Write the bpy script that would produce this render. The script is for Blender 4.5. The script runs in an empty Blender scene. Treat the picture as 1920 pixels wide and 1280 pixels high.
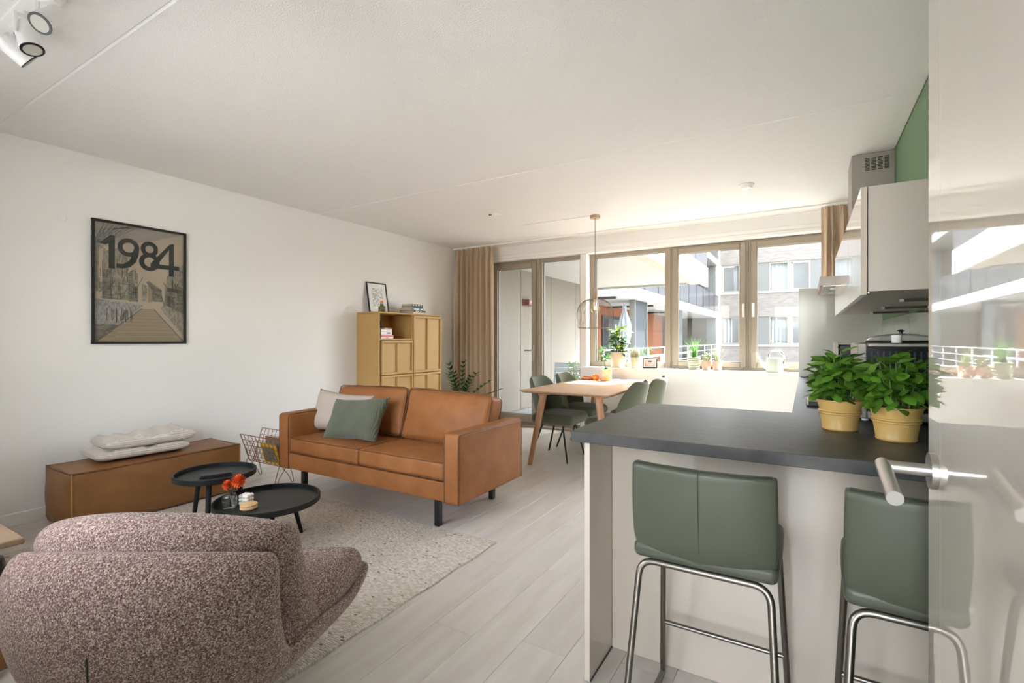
import bpy, bmesh, math, random
from mathutils import Vector, Matrix, Euler
R = math.radians
rng = random.Random(7)
scene = bpy.context.scene
C = scene.collection

# ------------------------------------------------------------------ camera
cam_data = bpy.data.cameras.new('camera')
cam_data.sensor_width = 36.0
cam_data.lens = 918.0 / 1920.0 * 36.0
cam_data.shift_y = -3.0 / 1920.0
cam_data.clip_start = 0.02
cam_data.clip_end = 300
cam = bpy.data.objects.new('camera', cam_data)
cam.location = (0, 0, 1.24)
cam.rotation_euler = (R(90), 0, R(31.0))
C.objects.link(cam)
scene.camera = cam

# ------------------------------------------------------------------ sky, sun, exposure
SUN_DIR = Vector((0.26, 1.0, 1.22)).normalized()          # towards the sun
world = bpy.data.worlds.new('world'); scene.world = world
world.use_nodes = True
wn = world.node_tree; wn.nodes.clear()
sky = wn.nodes.new('ShaderNodeTexSky'); sky.sky_type = 'NISHITA'
sky.sun_disc = False
sky.sun_elevation = math.asin(SUN_DIR.z)
sky.sun_rotation = math.atan2(SUN_DIR.x, SUN_DIR.y)
sky.air_density = 1.0; sky.dust_density = 2.0; sky.ozone_density = 1.0
hs = wn.nodes.new('ShaderNodeHueSaturation'); hs.inputs['Saturation'].default_value = 0.38
bg = wn.nodes.new('ShaderNodeBackground'); bg.inputs['Strength'].default_value = 0.62
wo = wn.nodes.new('ShaderNodeOutputWorld')
wn.links.new(sky.outputs[0], hs.inputs['Color']); wn.links.new(hs.outputs[0], bg.inputs[0]); wn.links.new(bg.outputs[0], wo.inputs[0])
sun_data = bpy.data.lights.new('sun', 'SUN'); sun_data.energy = 12.0; sun_data.angle = R(0.9); sun_data.color = (1.0, 0.985, 0.965)
sun = bpy.data.objects.new('sun', sun_data); C.objects.link(sun)
sun.rotation_euler = SUN_DIR.to_track_quat('Z', 'Y').to_euler()
sun.location = (3, 12, 14)
for nm, loc, rot, sx, sy in (('portal_fill_window', (-2.45, -.12, 1.45), (R(90), 0, 0), 1.9, 1.3), ('portal_fill_door', (-.3, -1.72, 1.1), (R(90), 0, 0), .9, 2.1), ('portal_window', (-1.03, 6.36, 1.63), (R(-90), 0, 0), 2.95, 1.5), ('portal_door', (-3.33, 6.36, 1.2), (R(-90), 0, 0), 1.47, 2.36)):  # first two portals serve the added rear window and hall door
    ld = bpy.data.lights.new(nm, 'AREA'); ld.shape = 'RECTANGLE'; ld.size = sx; ld.size_y = sy; ld.cycles.is_portal = True
    lo = bpy.data.objects.new(nm, ld); lo.location = loc; lo.rotation_euler = rot; C.objects.link(lo)
vs = scene.view_settings
vs.view_transform = 'Standard'; vs.look = 'None'; vs.exposure = 2.78; vs.gamma = 1.0; vs.use_curve_mapping = False
cy = scene.cycles
cy.use_denoising = True
cy.max_bounces = 14; cy.diffuse_bounces = 8; cy.glossy_bounces = 5; cy.transmission_bounces = 8; cy.transparent_max_bounces = 16
cy.sample_clamp_indirect = 8.0
cy.caustics_reflective = False; cy.caustics_refractive = False

# ------------------------------------------------------------------ materials
MATS = {}
def mat(name, col, rough=0.5, metal=0.0, spec=0.5, bump=None, vary=None, rand=0.0, sheen=0.0, coat=0.0, trans=0.0, emit=None):
    """bump=(scale,strength[,stretch xyz]); vary=(scale,amount,second colour[,stretch]); rand = per-object brightness variation"""
    m = bpy.data.materials.new(name); m.use_nodes = True
    nt = m.node_tree; N = nt.nodes; L = nt.links
    b = N['Principled BSDF']
    b.inputs['Roughness'].default_value = rough
    b.inputs['Metallic'].default_value = metal
    b.inputs['Specular IOR Level'].default_value = spec
    if sheen: b.inputs['Sheen Weight'].default_value = sheen
    if coat:
        b.inputs['Coat Weight'].default_value = coat; b.inputs['Coat Roughness'].default_value = 0.012
    if trans: b.inputs['Transmission Weight'].default_value = trans
    if emit:
        b.inputs['Emission Color'].default_value = (*emit[0], 1); b.inputs['Emission Strength'].default_value = emit[1]
    src = None
    def coords(stretch):
        tc = N.new('ShaderNodeTexCoord'); mp = N.new('ShaderNodeMapping')
        mp.inputs['Scale'].default_value = stretch
        L.new(tc.outputs['Object'], mp.inputs['Vector'])
        if rand:
            oi = N.new('ShaderNodeObjectInfo'); mu = N.new('ShaderNodeMath'); mu.operation = 'MULTIPLY'; mu.inputs[1].default_value = 37.0
            L.new(oi.outputs['Random'], mu.inputs[0])
            cx = N.new('ShaderNodeCombineXYZ'); L.new(mu.outputs[0], cx.inputs[0]); L.new(mu.outputs[0], cx.inputs[1]); L.new(mu.outputs[0], cx.inputs[2])
            L.new(cx.outputs[0], mp.inputs['Location'])
        return mp.outputs[0]
    if vary:
        st = vary[3] if len(vary) > 3 else (1, 1, 1)
        nz = N.new('ShaderNodeTexNoise'); nz.inputs['Scale'].default_value = vary[0]; nz.inputs['Detail'].default_value = 5
        L.new(coords(st), nz.inputs['Vector'])
        rp = N.new('ShaderNodeValToRGB')
        rp.color_ramp.elements[0].position = 0.5 - 0.5 * vary[1]; rp.color_ramp.elements[1].position = 0.5 + 0.5 * vary[1]
        rp.color_ramp.elements[0].color = (*col, 1); rp.color_ramp.elements[1].color = (*vary[2], 1)
        L.new(nz.outputs['Fac'], rp.inputs[0]); src = rp.outputs[0]
    if rand:
        oi = N.new('ShaderNodeObjectInfo'); mr = N.new('ShaderNodeMapRange')
        mr.inputs['To Min'].default_value = 1 - rand; mr.inputs['To Max'].default_value = 1 + rand
        L.new(oi.outputs['Random'], mr.inputs['Value'])
        h = N.new('ShaderNodeHueSaturation'); L.new(mr.outputs[0], h.inputs['Value'])
        if src: L.new(src, h.inputs['Color'])
        else: h.inputs['Color'].default_value = (*col, 1)
        src = h.outputs[0]
    if src: L.new(src, b.inputs['Base Color'])
    else: b.inputs['Base Color'].default_value = (*col, 1)
    if bump:
        st = bump[2] if len(bump) > 2 else (1, 1, 1)
        nz = N.new('ShaderNodeTexNoise'); nz.inputs['Scale'].default_value = bump[0]; nz.inputs['Detail'].default_value = 4
        L.new(coords(st), nz.inputs['Vector'])
        bp = N.new('ShaderNodeBump'); bp.inputs['Strength'].default_value = bump[1]; bp.inputs['Distance'].default_value = 0.01
        L.new(nz.outputs['Fac'], bp.inputs['Height']); L.new(bp.outputs[0], b.inputs['Normal'])
    MATS[name] = m
    return m

def glass_mat(name, tint=(1, 1, 1), rough=0.0, gloss_boost=1.0, f0=0.009):
    m = bpy.data.materials.new(name); m.use_nodes = True
    nt = m.node_tree; N = nt.nodes; L = nt.links; N.clear()
    tr = N.new('ShaderNodeBsdfTransparent'); tr.inputs[0].default_value = (*tint, 1)
    gl = N.new('ShaderNodeBsdfGlossy'); gl.inputs['Roughness'].default_value = rough; gl.inputs[0].default_value = (gloss_boost,) * 3 + (1,)
    lw = N.new('ShaderNodeLayerWeight'); lw.inputs[0].default_value = 0.5
    pw = N.new('ShaderNodeMath'); pw.operation = 'POWER'; pw.inputs[1].default_value = 5.0
    fr = N.new('ShaderNodeMath'); fr.operation = 'MULTIPLY_ADD'; fr.inputs[1].default_value = 0.96; fr.inputs[2].default_value = f0
    L.new(lw.outputs['Facing'], pw.inputs[0]); L.new(pw.outputs[0], fr.inputs[0])
    mx = N.new('ShaderNodeMixShader'); out = N.new('ShaderNodeOutputMaterial')
    L.new(fr.outputs[0], mx.inputs[0]); L.new(tr.outputs[0], mx.inputs[1]); L.new(gl.outputs[0], mx.inputs[2]); L.new(mx.outputs[0], out.inputs[0])
    MATS[name] = m
    return m

mat('wall_paint', (0.80, 0.79, 0.77), 0.85, spec=0.2, bump=(180, 0.06))
mat('ceiling_paint', (0.80, 0.79, 0.77), 0.9, spec=0.15, bump=(140, 0.35))
mat('green_paint', (0.20, 0.30, 0.185), 0.8, spec=0.2, bump=(180, 0.06))
mat('trim_paint', (0.84, 0.83, 0.80), 0.5, spec=0.4)
mat('floor_wood', (0.53, 0.49, 0.45), 0.34, spec=0.45, vary=(3.0, 0.6, (0.645, 0.617, 0.58), (7.0, 0.7, 1)), bump=(30, 0.05, (6, 0.6, 1)), rand=0.05)
mat('floor_base', (0.22, 0.2, 0.18), 0.9)
mat('leather_cognac', (0.225, 0.078, 0.020), 0.55, spec=0.3, vary=(7.0, 0.75, (0.365, 0.146, 0.046)), bump=(75, 0.22))
mat('leather_pouf', (0.185, 0.082, 0.028), 0.45, spec=0.35, vary=(4.5, 0.7, (0.29, 0.14, 0.055)), bump=(55, 0.2))
mat('leather_seam', (0.085, 0.03, 0.010), 0.55, vary=(30, 0.6, (0.20, 0.075, 0.026)))
mat('black_metal', (0.012, 0.013, 0.013), 0.42, spec=0.4)
mat('black_wood', (0.007, 0.008, 0.0075), 0.46, spec=0.3, vary=(6, 0.6, (0.019, 0.020, 0.019), (1.2, 14, 1)), bump=(30, 0.15, (1, 12, 1)))
mat('black_plastic', (0.012, 0.012, 0.012), 0.25)
mat('cabinet_yellow', (0.50, 0.315, 0.115), 0.5, spec=0.35)
mat('cabinet_inside', (0.42, 0.25, 0.075), 0.6, spec=0.3)
mat('curtain_cloth', (0.56, 0.43, 0.30), 0.9, spec=0.1, sheen=0.25, bump=(420, 0.15))
mat('frame_taupe', (0.33, 0.28, 0.215), 0.38, spec=0.45)
mat('gasket_black', (0.02, 0.022, 0.025), 0.6)
mat('worktop_dark', (0.028, 0.027, 0.026), 0.46, spec=0.4, vary=(12, 0.75, (0.085, 0.082, 0.078), (1, 3, 1)), bump=(120, 0.08))
mat('kitchen_gloss', (0.60, 0.525, 0.445), 0.10, spec=0.5, coat=0.3)
mat('kitchen_satin', (0.53, 0.475, 0.42), 0.35, spec=0.4)
mat('panel_glass', (0.56, 0.555, 0.50), 0.12, spec=0.5)
mat('splash_glass', (0.22, 0.26, 0.20), 0.08, spec=0.5)
mat('dark_strip', (0.05, 0.04, 0.035), 0.5)
mat('steel_brushed', (0.56, 0.53, 0.50), 0.28, metal=1.0, bump=(200, 0.03, (1, 1, 18)))
mat('steel_stool', (0.24, 0.22, 0.195), 0.34, metal=1.0)
mat('steel_hood', (0.36, 0.325, 0.295), 0.48, metal=0.75)
mat('chrome', (0.7, 0.7, 0.7), 0.12, metal=1.0)
mat('leather_green', (0.076, 0.082, 0.058), 0.42, spec=0.45, bump=(260, 0.08))
mat('seam_dark', (0.03, 0.038, 0.026), 0.6)
mat('fabric_olive', (0.085, 0.095, 0.058), 0.8, spec=0.2, sheen=0.25, bump=(380, 0.25))
mat('oak_table', (0.33, 0.185, 0.10), 0.36, spec=0.45, vary=(4, 0.8, (0.47, 0.30, 0.185), (14, 0.8, 1)), bump=(40, 0.05, (9, 0.8, 1)))
mat('oak_leg', (0.36, 0.19, 0.095), 0.4, spec=0.4, vary=(6, 0.8, (0.48, 0.28, 0.155), (9, 9, 0.7)))
mat('wood_board', (0.30, 0.20, 0.13), 0.45, vary=(5, 0.7, (0.38, 0.27, 0.18), (0.8, 10, 1)))
mat('wood_coaster', (0.62, 0.38, 0.17), 0.5, vary=(18, 0.7, (0.70, 0.46, 0.22)))
mat('pillow_beige', (0.50, 0.42, 0.35), 0.9, spec=0.1, bump=(500, 0.2))
mat('door_gloss', (0.60, 0.56, 0.51), 0.02, spec=0.6, coat=0.5)
mat('white_plastic', (0.82, 0.81, 0.79), 0.4)
mat('white_paper', (0.86, 0.85, 0.83), 0.7)
mat('spot_white', (0.83, 0.83, 0.82), 0.35)
mat('lens_grey', (0.42, 0.41, 0.36), 0.5)
mat('copper_wire', (0.36, 0.17, 0.10), 0.35, metal=0.8)
mat('lamp_wood', (0.42, 0.30, 0.20), 0.45, vary=(10, 0.6, (0.50, 0.37, 0.25), (6, 6, 1)))
mat('lamp_wire', (0.20, 0.14, 0.10), 0.4, metal=0.5)
mat('cord_grey', (0.10, 0.10, 0.09), 0.8)
mat('pot_yellow', (0.58, 0.375, 0.125), 0.38, spec=0.45)
mat('pot_cream', (0.62, 0.56, 0.42), 0.45)
mat('pot_sage', (0.50, 0.53, 0.40), 0.45)
mat('pot_rose', (0.66, 0.46, 0.36), 0.5)
mat('soil', (0.05, 0.03, 0.02), 0.95, bump=(60, 0.6))
mat('leaf_basil', (0.115, 0.27, 0.025), 0.42, spec=0.4, rand=0.35, bump=(35, 0.25))
mat('leaf_dark', (0.022, 0.085, 0.018), 0.35, spec=0.5, rand=0.4)
mat('leaf_croton', (0.05, 0.13, 0.018), 0.4, spec=0.4, vary=(14, 0.5, (0.20, 0.27, 0.035)), rand=0.45)
mat('leaf_grass', (0.11, 0.26, 0.06), 0.5, vary=(8, 0.6, (0.22, 0.38, 0.14)))
mat('leaf_olive', (0.22, 0.28, 0.13), 0.5, vary=(8, 0.6, (0.34, 0.38, 0.22)))
mat('stem_green', (0.10, 0.17, 0.04), 0.6)
mat('stem_brown', (0.12, 0.08, 0.04), 0.7)
mat('cactus_green', (0.16, 0.22, 0.10), 0.6, vary=(60, 0.5, (0.42, 0.42, 0.26)))
mat('flower_orange', (0.78, 0.13, 0.025), 0.6, rand=0.12)
mat('flower_yellow', (0.85, 0.33, 0.02), 0.6)
mat('orange_glass', (0.70, 0.20, 0.03), 0.15)
mat('terracotta', (0.50, 0.16, 0.07), 0.5)
mat('marble_pot', (0.70, 0.60, 0.48), 0.4, vary=(9, 0.35, (0.68, 0.32, 0.10)))
mat('wax_white', (0.82, 0.79, 0.74), 0.6)
mat('can_mint', (0.66, 0.72, 0.64), 0.3)
mat('smoked_glass', (0.20, 0.19, 0.08), 0.12, trans=0.6)
mat('deck_grey', (0.27, 0.275, 0.28), 0.7, rand=0.06, vary=(5, 0.5, (0.32, 0.325, 0.33), (1, 8, 1)))
mat('chair_blue', (0.40, 0.46, 0.48), 0.4)
mat('fin_concrete', (0.15, 0.128, 0.10), 0.7, vary=(1.6, 0.6, (0.178, 0.155, 0.124), (0.4, 3, 0.4)))
mat('seam_grey', (0.22, 0.2, 0.18), 0.8)
mat('soffit_cream', (0.36, 0.34, 0.30), 0.8)
mat('slab_white', (0.45, 0.44, 0.42), 0.7)
mat('panel_grey', (0.2, 0.205, 0.21), 0.7)
mat('ext_greige', (0.12, 0.107, 0.09), 0.8)
mat('ext_light', (0.165, 0.162, 0.148), 0.8)
mat('ext_wood', (0.20, 0.065, 0.02), 0.6, vary=(5, 0.7, (0.27, 0.10, 0.04), (8, 8, 0.4)))
mat('ext_dark', (0.03, 0.036, 0.042), 0.5)
mat('ext_frame', (0.24, 0.21, 0.17), 0.5)
mat('ext_curtain', (0.36, 0.375, 0.37), 0.9)
mat('ext_interior', (0.16, 0.17, 0.18), 0.9)
mat('rail_glass', (0.06, 0.063, 0.072), 0.2)
mat('parasol_cloth', (0.26, 0.28, 0.31), 0.85)
mat('bounce_ground_pale', (0.60, 0.58, 0.54), 0.8)  # pale colour of the added ground that bounces light indoors
mat('asphalt', (0.20, 0.195, 0.185), 0.9)
mat('red_box', (0.20, 0.07, 0.055), 0.5)
mat('photo_pink', (0.62, 0.30, 0.24), 0.6, vary=(12, 0.3, (0.80, 0.74, 0.68)))
mat('print_sketch', (0.86, 0.85, 0.83), 0.8, vary=(42, 0.12, (0.45, 0.45, 0.45)))
mat('magazine_yellow', (0.80, 0.43, 0.02), 0.4)
mat('magazine_photo', (0.05, 0.08, 0.04), 0.35, vary=(26, 0.5, (0.32, 0.33, 0.26)))
mat('book_black', (0.035, 0.04, 0.042), 0.5)
mat('book_grey', (0.16, 0.18, 0.19), 0.5)
mat('book_brown', (0.25, 0.13, 0.07), 0.6)
mat('book_white', (0.80, 0.79, 0.78), 0.5)
mat('book_pink', (0.72, 0.17, 0.19), 0.5)
mat('book_cream', (0.68, 0.55, 0.42), 0.6)
mat('paper_edge', (0.70, 0.60, 0.47), 0.8)
mat('poster_sand', (0.377, 0.316, 0.234), 0.6, vary=(3, 0.6, (0.328, 0.271, 0.205)))
mat('poster_sky', (0.246, 0.221, 0.201), 0.6, vary=(3, 0.6, (0.295, 0.262, 0.221), (1, 1, 6)))
mat('poster_line', (0.075, 0.07, 0.055), 0.7)
mat('poster_block', (0.164, 0.148, 0.111), 0.65, vary=(26, 0.2, (0.271, 0.238, 0.180), (1, 3, 1)))
mat('poster_block_dark', (0.094, 0.086, 0.066), 0.65, vary=(30, 0.25, (0.180, 0.164, 0.127), (1, 1, 3)))
mat('poster_pale', (0.295, 0.279, 0.262), 0.65, vary=(40, 0.12, (0.180, 0.172, 0.164), (1, 5, 1)))
mat('poster_plank', (0.271, 0.217, 0.139), 0.6, vary=(8, 0.6, (0.213, 0.164, 0.107), (1, 1, 9)))
mat('poster_ink', (0.022, 0.026, 0.022), 0.5)
glass_mat('window_glass')
glass_mat('window_glass_dimmed', (0.80, 0.81, 0.805))  # grey tint added to dim the bright view outside
glass_mat('clear_glass', (0.95, 0.965, 0.955), f0=0.06)
glass_mat('picture_glass')
mat('bulb_glow', (1.0, 0.75, 0.45), 0.4, emit=((1.0, 0.62, 0.28), 1.2))

def translucent(name, amount):
    nt = MATS[name].node_tree; N = nt.nodes; L = nt.links; b = N['Principled BSDF']; out = [n for n in N if n.type == 'OUTPUT_MATERIAL'][0]
    tl = N.new('ShaderNodeBsdfTranslucent'); mx = N.new('ShaderNodeMixShader'); mx.inputs[0].default_value = amount
    if b.inputs['Base Color'].links: L.new(b.inputs['Base Color'].links[0].from_socket, tl.inputs[0])
    else: tl.inputs[0].default_value = b.inputs['Base Color'].default_value
    L.new(b.outputs[0], mx.inputs[1]); L.new(tl.outputs[0], mx.inputs[2]); L.new(mx.outputs[0], out.inputs[0])
translucent('curtain_cloth', .18)
for nm in ('leaf_basil', 'leaf_croton', 'leaf_grass', 'leaf_olive', 'leaf_dark'): translucent(nm, .25)
mat('leather_stitch', (0.40, 0.20, 0.07), 0.6)
# fabrics that need more than one noise
def boucle():
    m = mat('boucle_mauve', (0.3, 0.2, 0.18), 0.95, spec=0.05, sheen=0.2)
    nt = m.node_tree; N = nt.nodes; L = nt.links; b = N['Principled BSDF']
    tc = N.new('ShaderNodeTexCoord')
    vo = N.new('ShaderNodeTexVoronoi'); vo.inputs['Scale'].default_value = 330
    nz = N.new('ShaderNodeTexNoise'); nz.inputs['Scale'].default_value = 230; nz.inputs['Detail'].default_value = 2
    L.new(tc.outputs['Object'], vo.inputs['Vector']); L.new(tc.outputs['Object'], nz.inputs['Vector'])
    rp = N.new('ShaderNodeValToRGB'); cr = rp.color_ramp
    cr.elements[0].position = 0.30; cr.elements[0].color = (0.085, 0.038, 0.034, 1)
    cr.elements[1].position = 0.72; cr.elements[1].color = (0.62, 0.50, 0.44, 1)
    e = cr.elements.new(0.5); e.color = (0.235, 0.148, 0.126, 1)
    mx = N.new('ShaderNodeMath'); mx.operation = 'MULTIPLY_ADD'; mx.inputs[1].default_value = 0.45
    L.new(vo.outputs['Color'], mx.inputs[0])
    mu = N.new('ShaderNodeMath'); mu.operation = 'MULTIPLY'; mu.inputs[1].default_value = 0.55
    L.new(nz.outputs['Fac'], mu.inputs[0]); L.new(mu.outputs[0], mx.inputs[2])
    L.new(mx.outputs[0], rp.inputs[0]); L.new(rp.outputs[0], b.inputs['Base Color'])
    bp = N.new('ShaderNodeBump'); bp.inputs['Strength'].default_value = 0.7; bp.inputs['Distance'].default_value = 0.006
    L.new(mx.outputs[0], bp.inputs['Height']); L.new(bp.outputs[0], b.inputs['Normal'])
boucle()
def rug_mat():
    m = mat('rug_wool', (0.6, 0.55, 0.48), 0.95, spec=0.05)
    nt = m.node_tree; N = nt.nodes; L = nt.links; b = N['Principled BSDF']
    tc = N.new('ShaderNodeTexCoord'); mp = N.new('ShaderNodeMapping'); mp.inputs['Scale'].default_value = (62, 100, 1)
    L.new(tc.outputs['Object'], mp.inputs[0])
    vo = N.new('ShaderNodeTexVoronoi'); vo.inputs['Scale'].default_value = 1.0; vo.inputs['Randomness'].default_value = 0.55
    L.new(mp.outputs[0], vo.inputs['Vector'])
    sp = N.new('ShaderNodeSeparateColor'); L.new(vo.outputs['Color'], sp.inputs[0])
    rp = N.new('ShaderNodeValToRGB'); cr = rp.color_ramp
    cr.elements[0].position = 0.0; cr.elements[0].color = (0.24, 0.17, 0.115, 1)
    cr.elements[1].position = 0.022; cr.elements[1].color = (0.47, 0.425, 0.36, 1)
    e = cr.elements.new(0.011); e.color = (0.36, 0.29, 0.21, 1)
    e = cr.elements.new(1.0); e.color = (0.66, 0.625, 0.565, 1)
    L.new(sp.outputs[0], rp.inputs[0]); L.new(rp.outputs[0], b.inputs['Base Color'])
    bp = N.new('ShaderNodeBump'); bp.inputs['Strength'].default_value = 0.9; bp.inputs['Distance'].default_value = 0.006; bp.invert = True
    L.new(vo.outputs['Distance'], bp.inputs['Height']); L.new(bp.outputs[0], b.inputs['Normal'])
rug_mat()
def ribbed(name, c0, c1, scale, rot, dist=0.004):
    m = mat(name, c0, 0.9, spec=0.1, sheen=0.2)
    nt = m.node_tree; N = nt.nodes; L = nt.links; b = N['Principled BSDF']
    tc = N.new('ShaderNodeTexCoord'); mp = N.new('ShaderNodeMapping'); mp.inputs['Rotation'].default_value = rot
    L.new(tc.outputs['Object'], mp.inputs[0])
    wv = N.new('ShaderNodeTexWave'); wv.inputs['Scale'].default_value = scale; wv.inputs['Distortion'].default_value = 0.6; wv.inputs['Detail'].default_value = 1
    L.new(mp.outputs[0], wv.inputs['Vector'])
    mx = N.new('ShaderNodeMix'); mx.data_type = 'RGBA'
    mx.inputs[6].default_value = (*c0, 1); mx.inputs[7].default_value = (*c1, 1)
    L.new(wv.outputs['Fac'], mx.inputs[0]); L.new(mx.outputs[2], b.inputs['Base Color'])
    bp = N.new('ShaderNodeBump'); bp.inputs['Strength'].default_value = 0.6; bp.inputs['Distance'].default_value = dist
    L.new(wv.outputs['Fac'], bp.inputs['Height']); L.new(bp.outputs[0], b.inputs['Normal'])
ribbed('pillow_green', (0.088, 0.096, 0.064), (0.160, 0.168, 0.118), 28, (0, 0, 0))
ribbed('throw_knit', (0.56, 0.51, 0.45), (0.68, 0.635, 0.58), 30, (0, R(50), 0))
def brick_mat():
    m = mat('brick_pale', (0.4, 0.34, 0.3), 0.9, spec=0.1)
    nt = m.node_tree; N = nt.nodes; L = nt.links; b = N['Principled BSDF']
    tc = N.new('ShaderNodeTexCoord'); mp = N.new('ShaderNodeMapping'); mp.inputs['Rotation'].default_value = (R(90), 0, 0)
    L.new(tc.outputs['Object'], mp.inputs[0])
    br = N.new('ShaderNodeTexBrick'); br.inputs['Scale'].default_value = 1.0
    br.inputs['Brick Width'].default_value = 0.24; br.inputs['Row Height'].default_value = 0.07; br.inputs['Mortar Size'].default_value = 0.008
    br.inputs['Color1'].default_value = (0.26, 0.226, 0.20, 1); br.inputs['Color2'].default_value = (0.20, 0.17, 0.15, 1); br.inputs['Mortar'].default_value = (0.25, 0.23, 0.21, 1)
    L.new(mp.outputs[0], br.inputs[0]); L.new(br.outputs[0], b.inputs['Base Color'])
brick_mat()
def brick_under_mat():
    m = mat('brick_soffit', (0.40, 0.345, 0.28), 0.9, spec=0.1)
    nt = m.node_tree; N = nt.nodes; L = nt.links; b = N['Principled BSDF']
    tc = N.new('ShaderNodeTexCoord')
    br = N.new('ShaderNodeTexBrick'); br.inputs['Scale'].default_value = 1.0
    br.inputs['Brick Width'].default_value = 0.24; br.inputs['Row Height'].default_value = 0.07; br.inputs['Mortar Size'].default_value = 0.008
    br.inputs['Color1'].default_value = (0.42, 0.36, 0.29, 1); br.inputs['Color2'].default_value = (0.34, 0.29, 0.23, 1); br.inputs['Mortar'].default_value = (0.42, 0.38, 0.32, 1)
    L.new(tc.outputs['Object'], br.inputs[0]); L.new(br.outputs[0], b.inputs['Base Color'])
brick_under_mat()

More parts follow.
